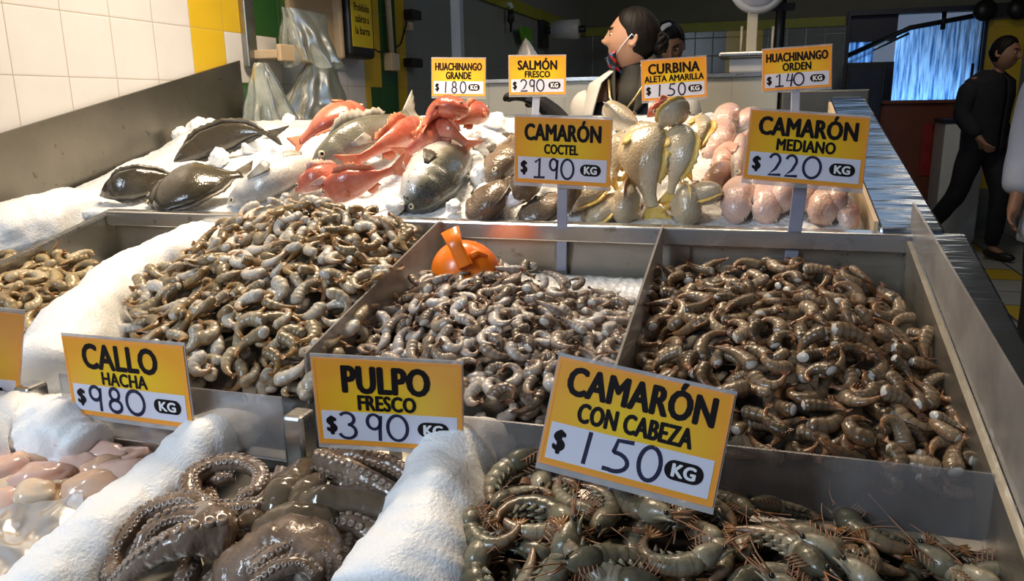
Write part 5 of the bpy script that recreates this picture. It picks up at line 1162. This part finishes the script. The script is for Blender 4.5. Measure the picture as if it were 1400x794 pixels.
def person(base, face, height, label, skin, head_dir, head_up, arms, legs, lean=(0, 0), headoff=(0, 0), neck_fwd=.02, Hh=None, rise=0.0):
    """arms/legs: local joints (right, forward, up) in metres for a 1.70 m figure"""
    k = height/1.70; f = Vector((*face, 0)).normalized(); r = f.cross(Vector((0, 0, 1))); b = Vector(base)
    W = lambda p: b+(r*p[0]+f*p[1]+Vector((0, 0, p[2])))*k
    root = empty('person', b, label, 'person')
    lx, ly = lean
    J = {'pelvis': (W((0, 0, .95)), .125*k), 'spine': (W((lx*.4, ly*.4, 1.12)), (.125*k, .10*k)), 'chest': (W((lx*.8, ly*.8, 1.29+rise*.6)), (.140*k, .105*k)), 'neckb': (W((lx, ly-.01, 1.415+rise)), .062*k), 'neckt': (W((lx+headoff[0]*.5, ly+neck_fwd*.5+headoff[1]*.5, 1.50+rise*.4)), .048*k)}
    E = [('pelvis', 'spine'), ('spine', 'chest'), ('chest', 'neckb'), ('neckb', 'neckt')]
    for nm, (sh, el, wr, dirv, pn, curl) in arms.items():
        J[nm+'_sh'] = (W(sh), .060*k); J[nm+'_el'] = (W(el), .042*k); m_ = tuple((np.array(el)+np.array(wr))/2); J[nm+'_fa'] = (W(m_), .040*k); J[nm+'_wr'] = (W(wr), .027*k)
        E += [('chest', nm+'_sh'), (nm+'_sh', nm+'_el'), (nm+'_el', nm+'_fa'), (nm+'_fa', nm+'_wr')]
        dv = r*dirv[0]+f*dirv[1]+Vector((0, 0, dirv[2])); pv = r*pn[0]+f*pn[1]+Vector((0, 0, pn[2])); hand_joints(J, E, W(wr), nm+'_wr', dv, pv, k, curl)
    for nm, (hp, kn, an, to) in legs.items():
        J[nm+'_hp'] = (W(hp), .088*k); J[nm+'_kn'] = (W(kn), .058*k); c = np.array(kn)*.6+np.array(an)*.4; J[nm+'_cf'] = (W(tuple(c)), .055*k); J[nm+'_an'] = (W(an), .038*k); J[nm+'_to'] = (W(to), .034*k)
        E += [('pelvis', nm+'_hp'), (nm+'_hp', nm+'_kn'), (nm+'_kn', nm+'_cf'), (nm+'_cf', nm+'_an'), (nm+'_an', nm+'_to')]
    V, Fc = skin_geo(J, E, 'pelvis', 2)
    H = (Hh or .228)*k; hc = W((lx+headoff[0], ly+neck_fwd+headoff[1], 1.585+(headoff[2] if len(headoff) > 2 else 0)))
    HV, HF, T, fr, A = head_geo(hc, head_dir, head_up, H); n = len(V); V = V+HV; Fc = Fc+[tuple(i+n for i in q) for q in HF]
    V, Fc = remesh_geo(V, Fc, .0055, 2); obj('body', V, Fc, skin, root)
    fw, lf, up, hs = fr; R = Matrix((fw, lf, up)).transposed()
    for s in (-1, 1):
        c = T(head_r(s*.36, .12)); mb = MB(); mb.ell(c-fw*hs*.045, (hs*.09, hs*.14, hs*.05), 14, 8, 0, R); mb.ell(c+fw*hs*.032, (hs*.035, hs*.06, hs*.06), 10, 6, 1, R); mb.build('eye', [M['eyewhite'], M['eye']], root)
        pts = [T(head_r(s*a, .27+.05*math.sin((a-.15)*3.2))*1.02) for a in (.16, .28, .42, .56, .66)]; mb = MB(); mb.tube(pts, [hs*.018, hs*.03, hs*.03, hs*.022, hs*.008], 6); mb.build('eyebrow', M['hair'], root)
    mb = MB(); mb.tube([T(head_r(a, -.53+.02*abs(a))*1.0) for a in (-.28, -.14, 0, .14, .28)], [hs*.02, hs*.055, hs*.06, hs*.055, hs*.02], 8); mb.build('lips', M['lip'], root)
    return root, W, k, J, E, T, fr
def wear(name, J, E, names, grow, mat, root, start, sub=2):
    JJ = {n: (J[n][0], tuple(x+grow for x in J[n][1]) if hasattr(J[n][1], '__len__') else J[n][1]+grow) for n in names}; EE = [(a, b) for a, b in E if a in JJ and b in JJ]
    V, Fc = skin_geo(JJ, EE, start, sub)
    V = [v+Vector((nse(v, 9), nse(v+Vector((5, 0, 0)), 9), nse(v+Vector((0, 5, 0)), 9)))*.008 for v in V]; return obj(name, V, Fc, mat, root)
def shoe(root, an, to, k, mat):
    d = Vector((to.x-an.x, to.y-an.y, 0)).normalized(); z0 = min(an.z, to.z)-.035*k; mb = MB()
    a = Vector((an.x, an.y, max(z0, 0)+.045*k)); t = Vector((to.x, to.y, max(z0, 0)+.032*k))
    mb.tube([a-d*.055*k, a-d*.03*k, a, t, t+d*.055*k, t+d*.085*k], [.022*k, .042*k, .047*k, .043*k, .036*k, .014*k], 14, upv=(0, 0, 1), flat=.8); mb.build('shoe', mat, root)

# the seller, in profile behind the counter
face = (-.30, -.95)
arms = {'ra': ((.165, 0, 1.405), (.25, .02, 1.22), (.335, .12, 1.36), (.8, .4, .35), (0, .3, -1), .35), 'la': ((-.165, 0, 1.405), (-.20, .04, 1.10), (-.10, .24, 1.05), (.5, .8, -.1), (.3, 0, -1), .4)}
legs = {'rl': ((.085, 0, .90), (.09, .02, .50), (.09, -.01, .085), (.10, .11, .04)), 'll': ((-.085, 0, .90), (-.09, .02, .50), (-.09, -.01, .085), (-.10, .11, .04))}
bx = YP(2.86, 872, 110)
wr, W, k, J, E, T, fr = person((bx.x, bx.y, 0), face, 1.625, 'seller in white coat over navy vest, face turned sideways, mask pulled under chin', M['skin'], (-1, -.02, .10), (.08, 0, 1), arms, legs, headoff=(.0, .02, -.006), Hh=.212, rise=.035)
fw, lf, up, hs = fr
V, Fc = hair_geo(T, lambda az: (.78 if abs(az) < .5 else .78-(abs(az)-.5)*.62 if abs(az) < 1.3 else .28-(abs(az)-1.3)*1.5 if abs(az) < 1.75 else -.42-(abs(az)-1.75)*.25), .07, .03, 1); obj('hair', V, Fc, M['hair'], wr)
mb = MB(); c = T(Vector((-.86, 0, -.05))); R = Matrix((fw, lf, up)).transposed(); mb.ell(c, (hs*.30, hs*.34, hs*.40), 20, 14, 0, R)
for i in range(6): a = i/6*6.28; mb.tube([c+R @ Vector((hs*.28*math.cos(a+q*.7)*.8-hs*.03, hs*.34*math.sin(a+q*.7)*.8, hs*(-.3+.15*q))) for q in range(5)], [hs*.03, hs*.09, hs*.1, hs*.09, hs*.03], 6)
mb.build('hair_bun', M['hair'], wr)
# mask under the chin with white loops to the ear
V = []; Fc = []; nu, nv = 26, 12
for sh_ in (1.16, 1.10):
    for j in range(nv+1):
        for i in range(nu+1):
            az = -1.05+2.1*i/nu; el = -.62-.85*j/nv+.22*abs(az)**1.5; q = head_r(az*(1-.15*j/nv), el); kx = sh_+.08*math.exp(-(az/.5)**2)*math.sin(math.pi*min(1, j/nv+.2)); V.append(T(Vector((q.x*kx+.03, q.y*kx*1.02, q.z*sh_))))
n = (nu+1)*(nv+1)
for b in (0, n):
    for j in range(nv):
        for i in range(nu): a = b+j*(nu+1)+i; f_ = (a, a+1, a+nu+2, a+nu+1); Fc.append(f_ if b else f_[::-1])
rim = list(range(nu+1))+[j*(nu+1)+nu for j in range(1, nv+1)]+[nv*(nu+1)+i for i in range(nu-1, -1, -1)]+[j*(nu+1) for j in range(nv-1, 0, -1)]
for a, b in zip(rim, rim[1:]+rim[:1]): Fc.append((a, b, b+n, a+n))
mk = fixn(obj('face_mask', V, Fc, M['mask_cloth'], wr))
for s in (-1, 1):
    mb = MB(); mb.tube([T(head_r(s*.98, -.52)*1.09), T(head_r(s*1.25, -.25)*1.07), T(Vector((-.02, s*.72, .14))), T(Vector((-.17, s*.72, .02))), T(Vector((-.15, s*.69, -.22)))], [hs*.020]*5, 6); mb.build('ear_loop', M['lace'], mk)
wear('vest', J, E, ['pelvis', 'spine', 'chest', 'neckb', 'ra_sh', 'la_sh'], .024, M['navy'], wr, 'pelvis')
wear('glove', J, E, [n for n in J if n.startswith('ra_wr') or n in ('ra_fa', 'ra_el')], .007, M['black'], wr, 'ra_fa', 1)
wear('glove', J, E, [n for n in J if n.startswith('la_wr')], .005, M['black'], wr, 'la_wr', 1)
wear('trousers', J, E, [n for n in J if n in ('pelvis', 'spine') or n[:2] in ('rl', 'll') and n[3:] in ('hp', 'kn', 'cf', 'an')], .014, M['darkcloth'], wr, 'pelvis')
for s in ('rl', 'll'): shoe(wr, J[s+'_an'][0], J[s+'_to'][0], k, M['white_paint'])
def open_coat(W, k, root, mat, a0=.56, zs=(.62, .80, .98, 1.14, 1.28, 1.38, 1.435), rx=(.215, .200, .185, .185, .205, .190, .085), ry=(.165, .155, .145, .145, .150, .115, .075), name='coat'):
    V = []; Fc = []; n = 40; rows = 30
    for sh_ in (1, .955):
        for j in range(rows+1):
            z = zs[0]+(zs[-1]-zs[0])*j/rows; X = float(np.interp(z, zs, rx)); Yd = float(np.interp(z, zs, ry)); op = a0*(1.15-.35*(z-zs[0])/(zs[-1]-zs[0]))
            for i in range(n+1):
                a = math.pi/2+op+(2*math.pi-2*op)*i/n; wv = 1+.03*math.sin(a*9+z*3)*(1.45-z); V.append(W((X*math.cos(a)*sh_*wv, Yd*math.sin(a)*sh_*wv, z)))
    m_ = (n+1)*(rows+1)
    for b in (0, m_):
        for j in range(rows):
            for i in range(n): a = b+j*(n+1)+i; f_ = (a, a+1, a+n+2, a+n+1); Fc.append(f_ if not b else f_[::-1])
    rim = list(range(n+1))+[j*(n+1)+n for j in range(1, rows+1)]+[rows*(n+1)+i for i in range(n-1, -1, -1)]+[j*(n+1) for j in range(rows-1, 0, -1)]
    for a, b in zip(rim, rim[1:]+rim[:1]): Fc.append((a, b, b+m_, a+m_))
    return fixn(obj(name, V, Fc, mat, root))
ct_ = open_coat(W, k, wr, M['coat'], .64, zs=(.62, .80, .98, 1.16, 1.32, 1.43, 1.49), rx=(.225, .210, .195, .195, .215, .195, .085), ry=(.185, .175, .165, .165, .170, .125, .08))
wear('sleeve', J, E, ['ra_sh', 'ra_el', 'ra_fa'], .030, M['coat'], ct_, 'ra_sh'); wear('sleeve', J, E, ['la_sh', 'la_el', 'la_fa'], .030, M['coat'], ct_, 'la_sh')
mb = MB(); mb.tube([W((0, .0, 1.33)), W((0, .004, 1.42)), W((0, .006, 1.465)), W((0, .012, 1.498)), W((0, .012, 1.499))], [.10*k, .074*k, .064*k, .060*k, .052*k], 24, flat=1.1, upv=(0, 1, 0)); mb.build('undershirt', M['collar'], wr)
# raised dark collar and brass zip
V = []; Fc = []; n = 36; rows = 8
for sh_ in (1, .93):
    for j in range(rows+1):
        z = 1.40+.125*j/rows
        for i in range(n+1):
            op = .28+.35*j/rows; a = math.pi/2+op+(2*math.pi-2*op)*i/n; rx_ = .112-.020*j/rows; V.append(W((rx_*math.cos(a)*sh_, (rx_*.92*math.sin(a)+.012)*sh_, z-.11*max(0, math.sin(a))**3*(1-.45*j/rows))))
m_ = (n+1)*(rows+1)
for b in (0, m_):
    for j in range(rows):
        for i in range(n): a = b+j*(n+1)+i; f_ = (a, a+1, a+n+2, a+n+1); Fc.append(f_ if not b else f_[::-1])
rim = list(range(n+1))+[j*(n+1)+n for j in range(1, rows+1)]+[rows*(n+1)+i for i in range(n-1, -1, -1)]+[j*(n+1) for j in range(rows-1, 0, -1)]
for a, b in zip(rim, rim[1:]+rim[:1]): Fc.append((a, b, b+m_, a+m_))
fixn(obj('collar', V, Fc, M['collar'], wr))
mb = MB(); cz = W((0, .155, 1.24)); mb.tube([W((.085, .070, 1.46)), W((.05, .122, 1.38)), W((.0, .146, 1.30)), W((0, .14, 1.12)), W((0, .15, .98))], [.005]*5, 6).tube([W((-.095, .062, 1.48)), W((-.06, .118, 1.39)), W((.0, .146, 1.30))], [.005]*3, 6); mb.build('zip', M['gold'], wr)

# the second worker, dark clothes, farther back
p2 = YP(4.25, 912, 75); arms2 = {'ra': ((.17, 0, 1.37), (.24, .04, 1.12), (.12, .24, 1.02), (-.5, .8, 0), (0, 0, -1), .4), 'la': ((-.17, 0, 1.37), (-.24, .04, 1.12), (-.12, .24, 1.02), (.5, .8, 0), (0, 0, -1), .4)}
wr2, W2, k2, J2, E2, T2, fr2 = person((p2.x, p2.y, 0), (.25, -.97), 1.69, 'worker in black behind the seller, head bowed, white lace in the hair', M['skin_dark'], (.2, -.9, -.45), (0, -.2, 1), arms2, legs, headoff=(0, .03))
V, Fc = hair_geo(T2, lambda az: (.62 if abs(az) < .6 else .62-(abs(az)-.6)*.5 if abs(az) < 1.4 else .22-(abs(az)-1.4)*1.4 if abs(az) < 2.0 else -.6), .10, .05, 3); obj('hair', V, Fc, M['hair'], wr2)
wear('jumper', J2, E2, [n for n in J2 if n in ('pelvis', 'spine', 'chest', 'neckb') or n[2:] in ('_sh', '_el', '_fa')], .018, M['darkcloth'], wr2, 'pelvis')
wear('trousers', J2, E2, [n for n in J2 if n in ('pelvis', 'spine') or n[:2] in ('rl', 'll') and n[3:] in ('hp', 'kn', 'cf', 'an')], .014, M['darkcloth'], wr2, 'pelvis')
for s in ('rl', 'll'): shoe(wr2, J2[s+'_an'][0], J2[s+'_to'][0], k2, M['black'])
mb = MB()
pts = [YP(4.12, x, y) for x, y in ((914, 34), (908, 37), (904, 43), (902, 50), (900, 58), (901, 64))]
mb.tube(pts, [.012, .016, .013, .010, .012, .008], 8)
for q in pts[:3]: mb.ell(q, (.016, .010, .012), 8, 6)
mb.build('lace_hair_tie', M['lace'], wr2)

# man in black walking along the aisle at the back
pm_ = ZP(0, 1338, 352); arms3 = {'ra': ((.175, 0, 1.39), (.215, -.05, 1.14), (.17, .10, .96), (-.2, .6, -.7), (-1, .2, 0), .55), 'la': ((-.175, 0, 1.39), (-.23, -.10, 1.15), (-.22, .02, .93), (0, .3, -.9), (1, 0, 0), .45)}
legs3 = {'rl': ((.085, 0, .90), (.10, -.10, .50), (.11, -.36, .16), (.12, -.27, .06)), 'll': ((-.085, 0, .90), (-.085, .14, .52), (-.08, .12, .085), (-.08, .24, .04))}
wr3, W3, k3, J3, E3, T3, fr3 = person((pm_.x-.07, pm_.y, 0), (.62, -.78), 1.74, 'smiling man in black walking past the back window', M['skin_dark'], (.80, -.60, -.12), (.05, 0, 1), arms3, legs3, lean=(0, .04), headoff=(0, .03), Hh=.245)
V, Fc = hair_geo(T3, lambda az: (.72 if abs(az) < .6 else .72-(abs(az)-.6)*.7 if abs(az) < 1.2 else .30-(abs(az)-1.2)*1.6 if abs(az) < 1.8 else -.55), .07, .04, 5); obj('hair', V, Fc, M['hair'], wr3)
j3 = open_coat(W3, k3, wr3, M['darkcloth'], .05, zs=(.86, .92, 1.0, 1.14, 1.28, 1.39, 1.47), rx=(.172, .175, .180, .19, .215, .215, .075), ry=(.145, .145, .145, .15, .160, .140, .075), name='jacket')
for a_ in ('ra', 'la'): wear('sleeve', J3, E3, [a_+'_sh', a_+'_el', a_+'_fa', a_+'_wr'], .034, M['darkcloth'], j3, a_+'_sh')
wear('trousers', J3, E3, [n for n in J3 if n in ('pelvis', 'spine') or n[:2] in ('rl', 'll') and n[3:] in ('hp', 'kn', 'cf', 'an')], .020, M['darkcloth'], wr3, 'pelvis')
for s in ('rl', 'll'): shoe(wr3, J3[s+'_an'][0], J3[s+'_to'][0], k3, M['black'])

# shopper in a pale blue coat, mostly outside the right edge
pe = YP(3.6, 1494, 200); arms4 = {'ra': ((.175, 0, 1.39), (.225, -.02, 1.13), (.20, .10, .90), (0, .4, -.9), (-1, 0, 0), .4), 'la': ((-.175, 0, 1.39), (-.24, -.02, 1.13), (-.20, .10, .90), (0, .4, -.9), (1, 0, 0), .4)}
wr4, W4, k4, J4, E4, T4, fr4 = person((pe.x, pe.y, 0), (-.55, -.83), 1.72, 'shopper in pale blue coat and dark trousers cut off at the right edge', M['skin_dark'], (-.5, -.85, -.2), (0, 0, 1), arms4, legs)
V, Fc = hair_geo(T4, lambda az: (.7 if abs(az) < .6 else .7-(abs(az)-.6)*.7 if abs(az) < 1.2 else .30-(abs(az)-1.2)*1.6 if abs(az) < 1.8 else -.55), .08, .04, 8); obj('hair', V, Fc, M['hair'], wr4)
c4 = open_coat(W4, k4, wr4, M['bluecoat'], .12, zs=(.72, .85, .98, 1.14, 1.28, 1.38, 1.44))
for a_ in ('ra', 'la'): wear('sleeve', J4, E4, [a_+'_sh', a_+'_el', a_+'_fa', a_+'_wr'], .032, M['bluecoat'], c4, a_+'_sh')
wear('trousers', J4, E4, [n for n in J4 if n in ('pelvis', 'spine') or n[:2] in ('rl', 'll') and n[3:] in ('hp', 'kn', 'cf', 'an')], .024, M['darkcloth'], wr4, 'pelvis')
for s in ('rl', 'll'): shoe(wr4, J4[s+'_an'][0], J4[s+'_to'][0], k4, M['black'])

# ------------------------------------------------------------------ things along the left wall and behind the counter
def wbox(name, mat, p, label, cat, y0, y1, z0, z1, d, parent=None, bv=.006):   # box fixed to the left wall
    o = MB().box(WX, WX+d, y0, y1, z0, z1).build(name, mat, parent, False, origin=None if parent else (WX, (y0+y1)/2, (z0+z1)/2))
    if bv: bevel(o, bv)
    return tag(o, label, cat) if parent is None else o
q = lambda x, y: XP(WX+.02, x, y)
def span(x0, x1, y0, y1):
    a, b = q(x0, (y0+y1)/2), q(x1, (y0+y1)/2); xm = (x0+x1)/2; return a.y, b.y, q(xm, y1).z, q(xm, y0).z
ya, yb, za, zb = span(333, 346, -40, 92); wbox('wall_post', M['steel'], 0, 'narrow grey metal strip on the wall left of the bags', 'post', ya, yb, za, zb, .03)
# bag dispenser: tan box, wooden tray, roll
ya, yb, za, zb = span(396, 462, -40, 78); d = empty('bag_dispenser', (WX, (ya+yb)/2, za), 'tan bag dispenser on the left wall with rounded lower corner', 'bag dispenser')
o = MB().box(WX+.001, WX+.06, yb-.05, yb-.02, za, zb).build('side_plate', M['tan'], d, False); bevel(o, .012, 4)
MB().box(WX+.001, WX+.02, ya, yb-.05, za+.06, zb).build('back_plate', M['tan'], d, False)
mb = MB(); mb.tube([(WX+.11, ya-.05, za+.36), (WX+.11, yb-.05, za+.36)], .07, 20); mb.build('bag_roll', M['bluewhite'], d)
ya2, yb2, za2, zb2 = span(345, 390, 64, 86); o = MB().box(WX+.001, WX+.14, ya2, yb2, za2+.01, zb2-.02).box(WX+.13, WX+.15, ya2, yb2, za2, zb2).build('tray', M['tan'], d, False); bevel(o, .004)
# notice in a dark holder
ya, yb, za, zb = span(461, 494, -30, 80); n_ = empty('wall_notice', (WX, (ya+yb)/2, za), 'handwritten yellow notice in a dark holder beside the bag dispenser', 'notice')
o = MB().box(WX+.001, WX+.09, ya, yb, za, zb).build('holder', M['black'], n_, False); bevel(o, .02, 3)
MB().box(WX+.09, WX+.093, ya+.005, yb-.03, za+.05, zb-.02).build('card', M['yellow_note'], n_, False)
Mx = Matrix(((0, 0, 1, WX+.0935), (1, 0, 0, (ya+yb-.025)/2), (0, 1, 0, 0), (0, 0, 0, 1)))
for tx, py, wdt in (('Prohibido', 17, .8), ('subirse a', 32, .72), ('la barra', 48, .75), ): mb = MB(); add_text(mb, tx, 0, q(476, py).z, (yb-ya-.05)*wdt, .035, 0, Mx, .05); mb.build('handwriting', M['ink'], n_, False)
ya, yb, za, zb = span(494, 501, 18, 70); wbox('paper_note', M['paper_note'], 0, 'narrow pale paper right of the yellow notice', 'paper', ya, yb, za, zb, .008, bv=0)
ya, yb, za, zb = span(459, 477, 77, 95); wbox('paper_note', M['paper_note'], 0, 'small pale paper below the yellow notice', 'paper', ya, yb, za, zb, .008, bv=0)
# hanging bags
def hanging_bag(top, w0, bot, w1, label, seed):
    V = []; Fc = []; nu, nv = 64, 30; a = Vector(top); b = Vector(bot)
    for j in range(nv+1):
        v = j/nv; c = a.lerp(b, v); wy = w0+(w1-w0)*v**.8; wx = (.02+.075*v)
        for i in range(nu):
            th = 2*math.pi*i/nu; k = 1+.16*v*math.sin(th*9+seed)+.12*nse((math.cos(th)*2+seed, math.sin(th)*2, v*3), 1.3); V.append(c+Vector((wx*math.cos(th)*k, wy*math.sin(th)*k, .015*math.sin(th*5)*v)))
    for j in range(nv):
        for i in range(nu): Fc.append((j*nu+i, j*nu+(i+1) % nu, (j+1)*nu+(i+1) % nu, (j+1)*nu+i))
    tag(obj('plastic_bag', V, Fc, M['bagfilm'], None, True, None, a.lerp(b, .5)), label, 'bag', 'bags hanging on the left wall')
X_ = WX+.13; xq = lambda x, y: XP(X_, x, y)
hanging_bag(xq(357, 86), .03, xq(372, 172), .13, 'greenish clear bag hanging from the left end of the tray', 1)
hanging_bag(xq(440, 82), .09, xq(430, 172), .26, 'wide cloudy bundle of bags hanging under the dispenser', 2)
hanging_bag(xq(415, 15), .16, xq(425, 90), .17, 'cloudy bag roll hanging in front of the tan dispenser', 3)
# conduit with its box and the cable
ya, yb, za, zb = span(529, 540, 73, 97); o = wbox('switch_box', M['cream'], 0, 'cream switch box at the foot of the conduit on the yellow tiles', 'switch box', ya, yb, za, zb, .05)
mb = MB(); c0 = q(527, -30); c1 = q(534, 74); mb.tube([(WX+.025, c0.y, c0.z), (WX+.025, c1.y, c1.z)], .016, 10); mb.build('conduit', M['cream'], o)
mb = MB(); mb.tube([q(480, 0), q(490, 25), q(503, 62), q(518, 71), q(535, 70), q(548, 60), q(556, 30)], .005, 6); tag(mb.build('cable', M['black'], None, True, origin=q(515, 70)), 'thin black cable looping across the yellow and green tiles', 'cable')
for x0, x1, y0, y1, lb in ((556, 568, 14, 27, 'small black box fixed high on the grey tiles'), (556, 570, 80, 92, 'small black box fixed low on the grey tiles')):
    ya, yb, za, zb = span(x0, x1, y0, y1); wbox('wall_socket', M['black'], 0, lb, 'socket', ya, yb, za, zb, .06)
ya, yb, za, zb = span(556, 561, 30, 42); wbox('wall_socket', M['cream'], 0, 'little pale plug under the upper black box', 'plug', ya, yb, za, zb, .04)
# square post
c = YP(4.3, 626, 60); o = MB().box(c.x-.028, c.x+.028, 4.27, 4.33, 0, 3.2).build('steel_post', M['bluewhite'], None, False, origin=(c.x, 4.3, 0)); tag(bevel(o, .005) and o, 'pale blue square post behind the HUACHINANGO GRANDE sign', 'post')
MB().box(c.x-.05, c.x+.05, 4.25, 4.35, 0, .012).build('base_plate', M['bluewhite'], o, False)
# hook with hanging steel, reel and green cloth on the far left wall
c = q(693, 10); o = empty('knife_steel', (WX, c.y, c.z), 'black sharpening steel hanging from a white hook on the far wall', 'tool')
mb = MB(); mb.tube([(WX, c.y, c.z+.02), (WX+.05, c.y, c.z+.02), (WX+.06, c.y, c.z-.01)], .018, 8); mb.build('hook', M['white_paint'], o)
c2 = q(693, 44); mb = MB(); mb.tube([(WX+.05, c.y, c.z-.02), (WX+.05, c.y, c.z-.10), (WX+.05, c.y, c.z-.12), (WX+.05, c.y, c2.z)], [.022, .03, .012, .008], 8); mb.build('blade', M['black'], o)
c = q(738, 40); o = empty('paper_reel', (WX, c.y, c.z), 'white paper reel on a black wall bracket beside the green cloth', 'reel')
mb = MB(); mb.tube([(WX+.10, c.y+.15, c.z), (WX+.34, c.y+.15, c.z)], .085, 24); mb.build('roll', M['white_paint'], o); mb = MB(); mb.tube([(WX, c.y+.15, c.z), (WX+.40, c.y+.15, c.z)], .03, 10); mb.box(WX, WX+.05, c.y-.0, c.y+.2, c.z-.15, c.z+.08); mb.build('bracket', M['black'], o, False)
a, b = q(702, 33), q(724, 62); V = []; Fc = []; nu, nv = 24, 18
for s in (0, 1):
    for j in range(nv+1):
        for i in range(nu+1):
            u, v = i/nu, j/nv; V.append((WX+.06+.03*math.sin(u*11)*(.3+v)-s*.006, a.y+(b.y-a.y)*(.5+(u-.5)*(1-.5*v))+.0, a.z+(b.z-a.z)*v-.05*abs(u-.5)*(1-v)))
n = (nu+1)*(nv+1)
for bb in (0, n):
    for j in range(nv):
        for i in range(nu): k_ = bb+j*(nu+1)+i; Fc.append((k_, k_+1, k_+nu+2, k_+nu+1))
M['green'] = simple('bright_green_cloth', (.10, .35, .02), (.14, .42, .03), .7); tag(obj('green_cloth', V, Fc, M['green'], None, True, None, (WX, (a.y+b.y)/2, a.z)), 'bright green cloth hanging on the far wall above the SALMÓN sign', 'cloth')
# peaked clear bag standing on the tiled counter
c = YP(3.66, 722, 76); V = []; Fc = []; nu, nv = 24, 10
pk = YP(3.66, 717, 54)
for j in range(nv+1):
    v = j/nv
    for i in range(nu):
        th = 2*math.pi*i/nu; r_ = .10*(v**.8)*(1+.2*nse((math.cos(th)*2, math.sin(th)*2, v*2), 1.5)); V.append((pk.x+(c.x-pk.x)*v+r_*math.cos(th), 3.68+r_*.5*math.sin(th), pk.z+.01+(1.418-pk.z-.01)*v))
for j in range(nv):
    for i in range(nu): Fc.append((j*nu+i, j*nu+(i+1) % nu, (j+1)*nu+(i+1) % nu, (j+1)*nu+i))
tag(obj('plastic_bag', V, Fc, M['film'], None, True, None, (c.x, 3.68, 1.42)), 'peaked clear plastic bag standing just above the SALMÓN sign', 'bag')
# dial scale on its stand on the tiled counter
c = YP(3.68, 1027, 70); s_ = empty('dial_scale', (c.x, 3.68, 1.415), 'dial scale on a pale column, standing on the tiled counter', 'scale')
zt_ = YP(3.68, 1027, 10).z
o = MB().box(c.x-.022, c.x+.022, 3.66, 3.70, 1.50, zt_).build('column', M['cream'], s_, False); bevel(o, .004)
mb = MB(); hc = YP(3.68, 1037, -22); mb.tube([(hc.x, 3.63, hc.z), (hc.x, 3.64, hc.z), (hc.x, 3.72, hc.z), (hc.x, 3.73, hc.z)], [.105, .12, .12, .105], 32); mb.build('dial_housing', M['white_paint'], s_)
mb = MB(); mb.tube([(hc.x, 3.622, hc.z), (hc.x, 3.629, hc.z)], .095, 32); mb.build('dial_face', M['paper'], s_)
za_ = YP(3.68, 1020, 76).z; mb = MB(); mb.box(c.x-.13, c.x+.10, 3.56, 3.78, za_-.012, za_+.012); o = mb.build('pan', M['steel_bright'], s_, False); bevel(o, .008)
x0_, x1_ = YP(3.68, 998, 90).x, YP(3.68, 1024, 90).x; o = MB().box(x0_, x1_+.06, 3.60, 3.76, 1.415, za_-.012).build('base', M['white_paint'], s_, False); bevel(o, .008)
for xx in (1013, 1056): cx_ = YP(3.68, xx, 60).x; mb = MB(); mb.tube([(cx_, 3.72, za_), (cx_, 3.72, YP(3.72, xx, 36).z)], .006, 6); mb.build('guide_rod', M['cream'], s_)
# black pole
c = YP(3.9, 1066, 40); mb = MB(); mb.tube([(c.x-.01, 3.9, 0), (c.x, 3.9, 1.6), (c.x+.02, 3.9, 3.2)], .022, 10); o = tag(mb.build('black_pole', M['black'], None, True, origin=(c.x, 3.9, 0)), 'thin black pole rising behind the HUACHINANGO ORDEN sign', 'pole'); zc = YP(3.9, 1066, 10).z
MB().box(c.x-.06, c.x+.06, 3.88, 3.92, zc-.015, zc+.015).build('cross_bar', M['black'], o, False)
# far end of the shop
a, b = YP(8.3, 1158, 86), YP(8.3, 1200, 200); o = MB().box(a.x, b.x, 8.3, 8.75, 0, a.z).build('dark_cupboard', M['black'], None, False, origin=((a.x+b.x)/2, 8.5, 0)); tag(o, 'tall black cupboard left of the bright curtain', 'cupboard'); bevel(o, .01)
MB().box(a.x+.03, b.x-.03, 8.285, 8.30, .1, a.z-.05).build('door', M['dark_paint'], o, False); MB().box(b.x-.06, b.x-.05, 8.27, 8.285, .7, .9).build('handle', M['steel'], o, False)
a, b = YP(8.5, 1203, 142), YP(8.5, 1312, 142); o = MB().box(a.x, b.x, 8.5, 8.92, 0, a.z).build('red_brown_counter', M['wood'], None, False, origin=((a.x+b.x)/2, 8.7, 0)); tag(o, 'red brown counter below the bright curtain window', 'counter'); bevel(o, .01)
MB().box(a.x-.03, b.x+.03, 8.46, 8.93, a.z, a.z+.03).build('top', M['wood'], o, False); c = YP(8.49, 1263, 170); c2 = YP(8.49, 1292, 240); MB().box(c.x, c2.x, 8.485, 8.5, c2.z, c.z).build('red_panel', M['red'], o, False)
a = YP(8.1, 1288, 168); b = YP(8.1, 1345, 168); o = MB().box(a.x, b.x, 7.95, 8.42, .02, a.z).build('white_chest', M['white_paint'], None, False, origin=((a.x+b.x)/2, 8.2, 0)); tag(o, 'white chest behind the walking man', 'chest'); bevel(o, .015)
MB().box(a.x-.01, b.x+.01, 7.94, 8.43, a.z, a.z+.035).build('lid', M['dark_paint'], o, False)
c = YP(8.8, 1372, 12); mb = MB(); mb.box(c.x-.10, c.x+.10, 8.86, 9.0, c.z-.05, c.z+.06); o = mb.build('wall_fan', M['black'], None, False, origin=(c.x, 8.95, c.z)); tag(o, 'dark fan bracket high on the far wall above the walking man', 'fan')
for s in (-1, 1):
    mb = MB(); mb.tube([(c.x+s*.14, 8.84, c.z), (c.x+s*.14, 8.88, c.z)], [.10, .10], 18); mb.build('fan_drum', M['black'], o)
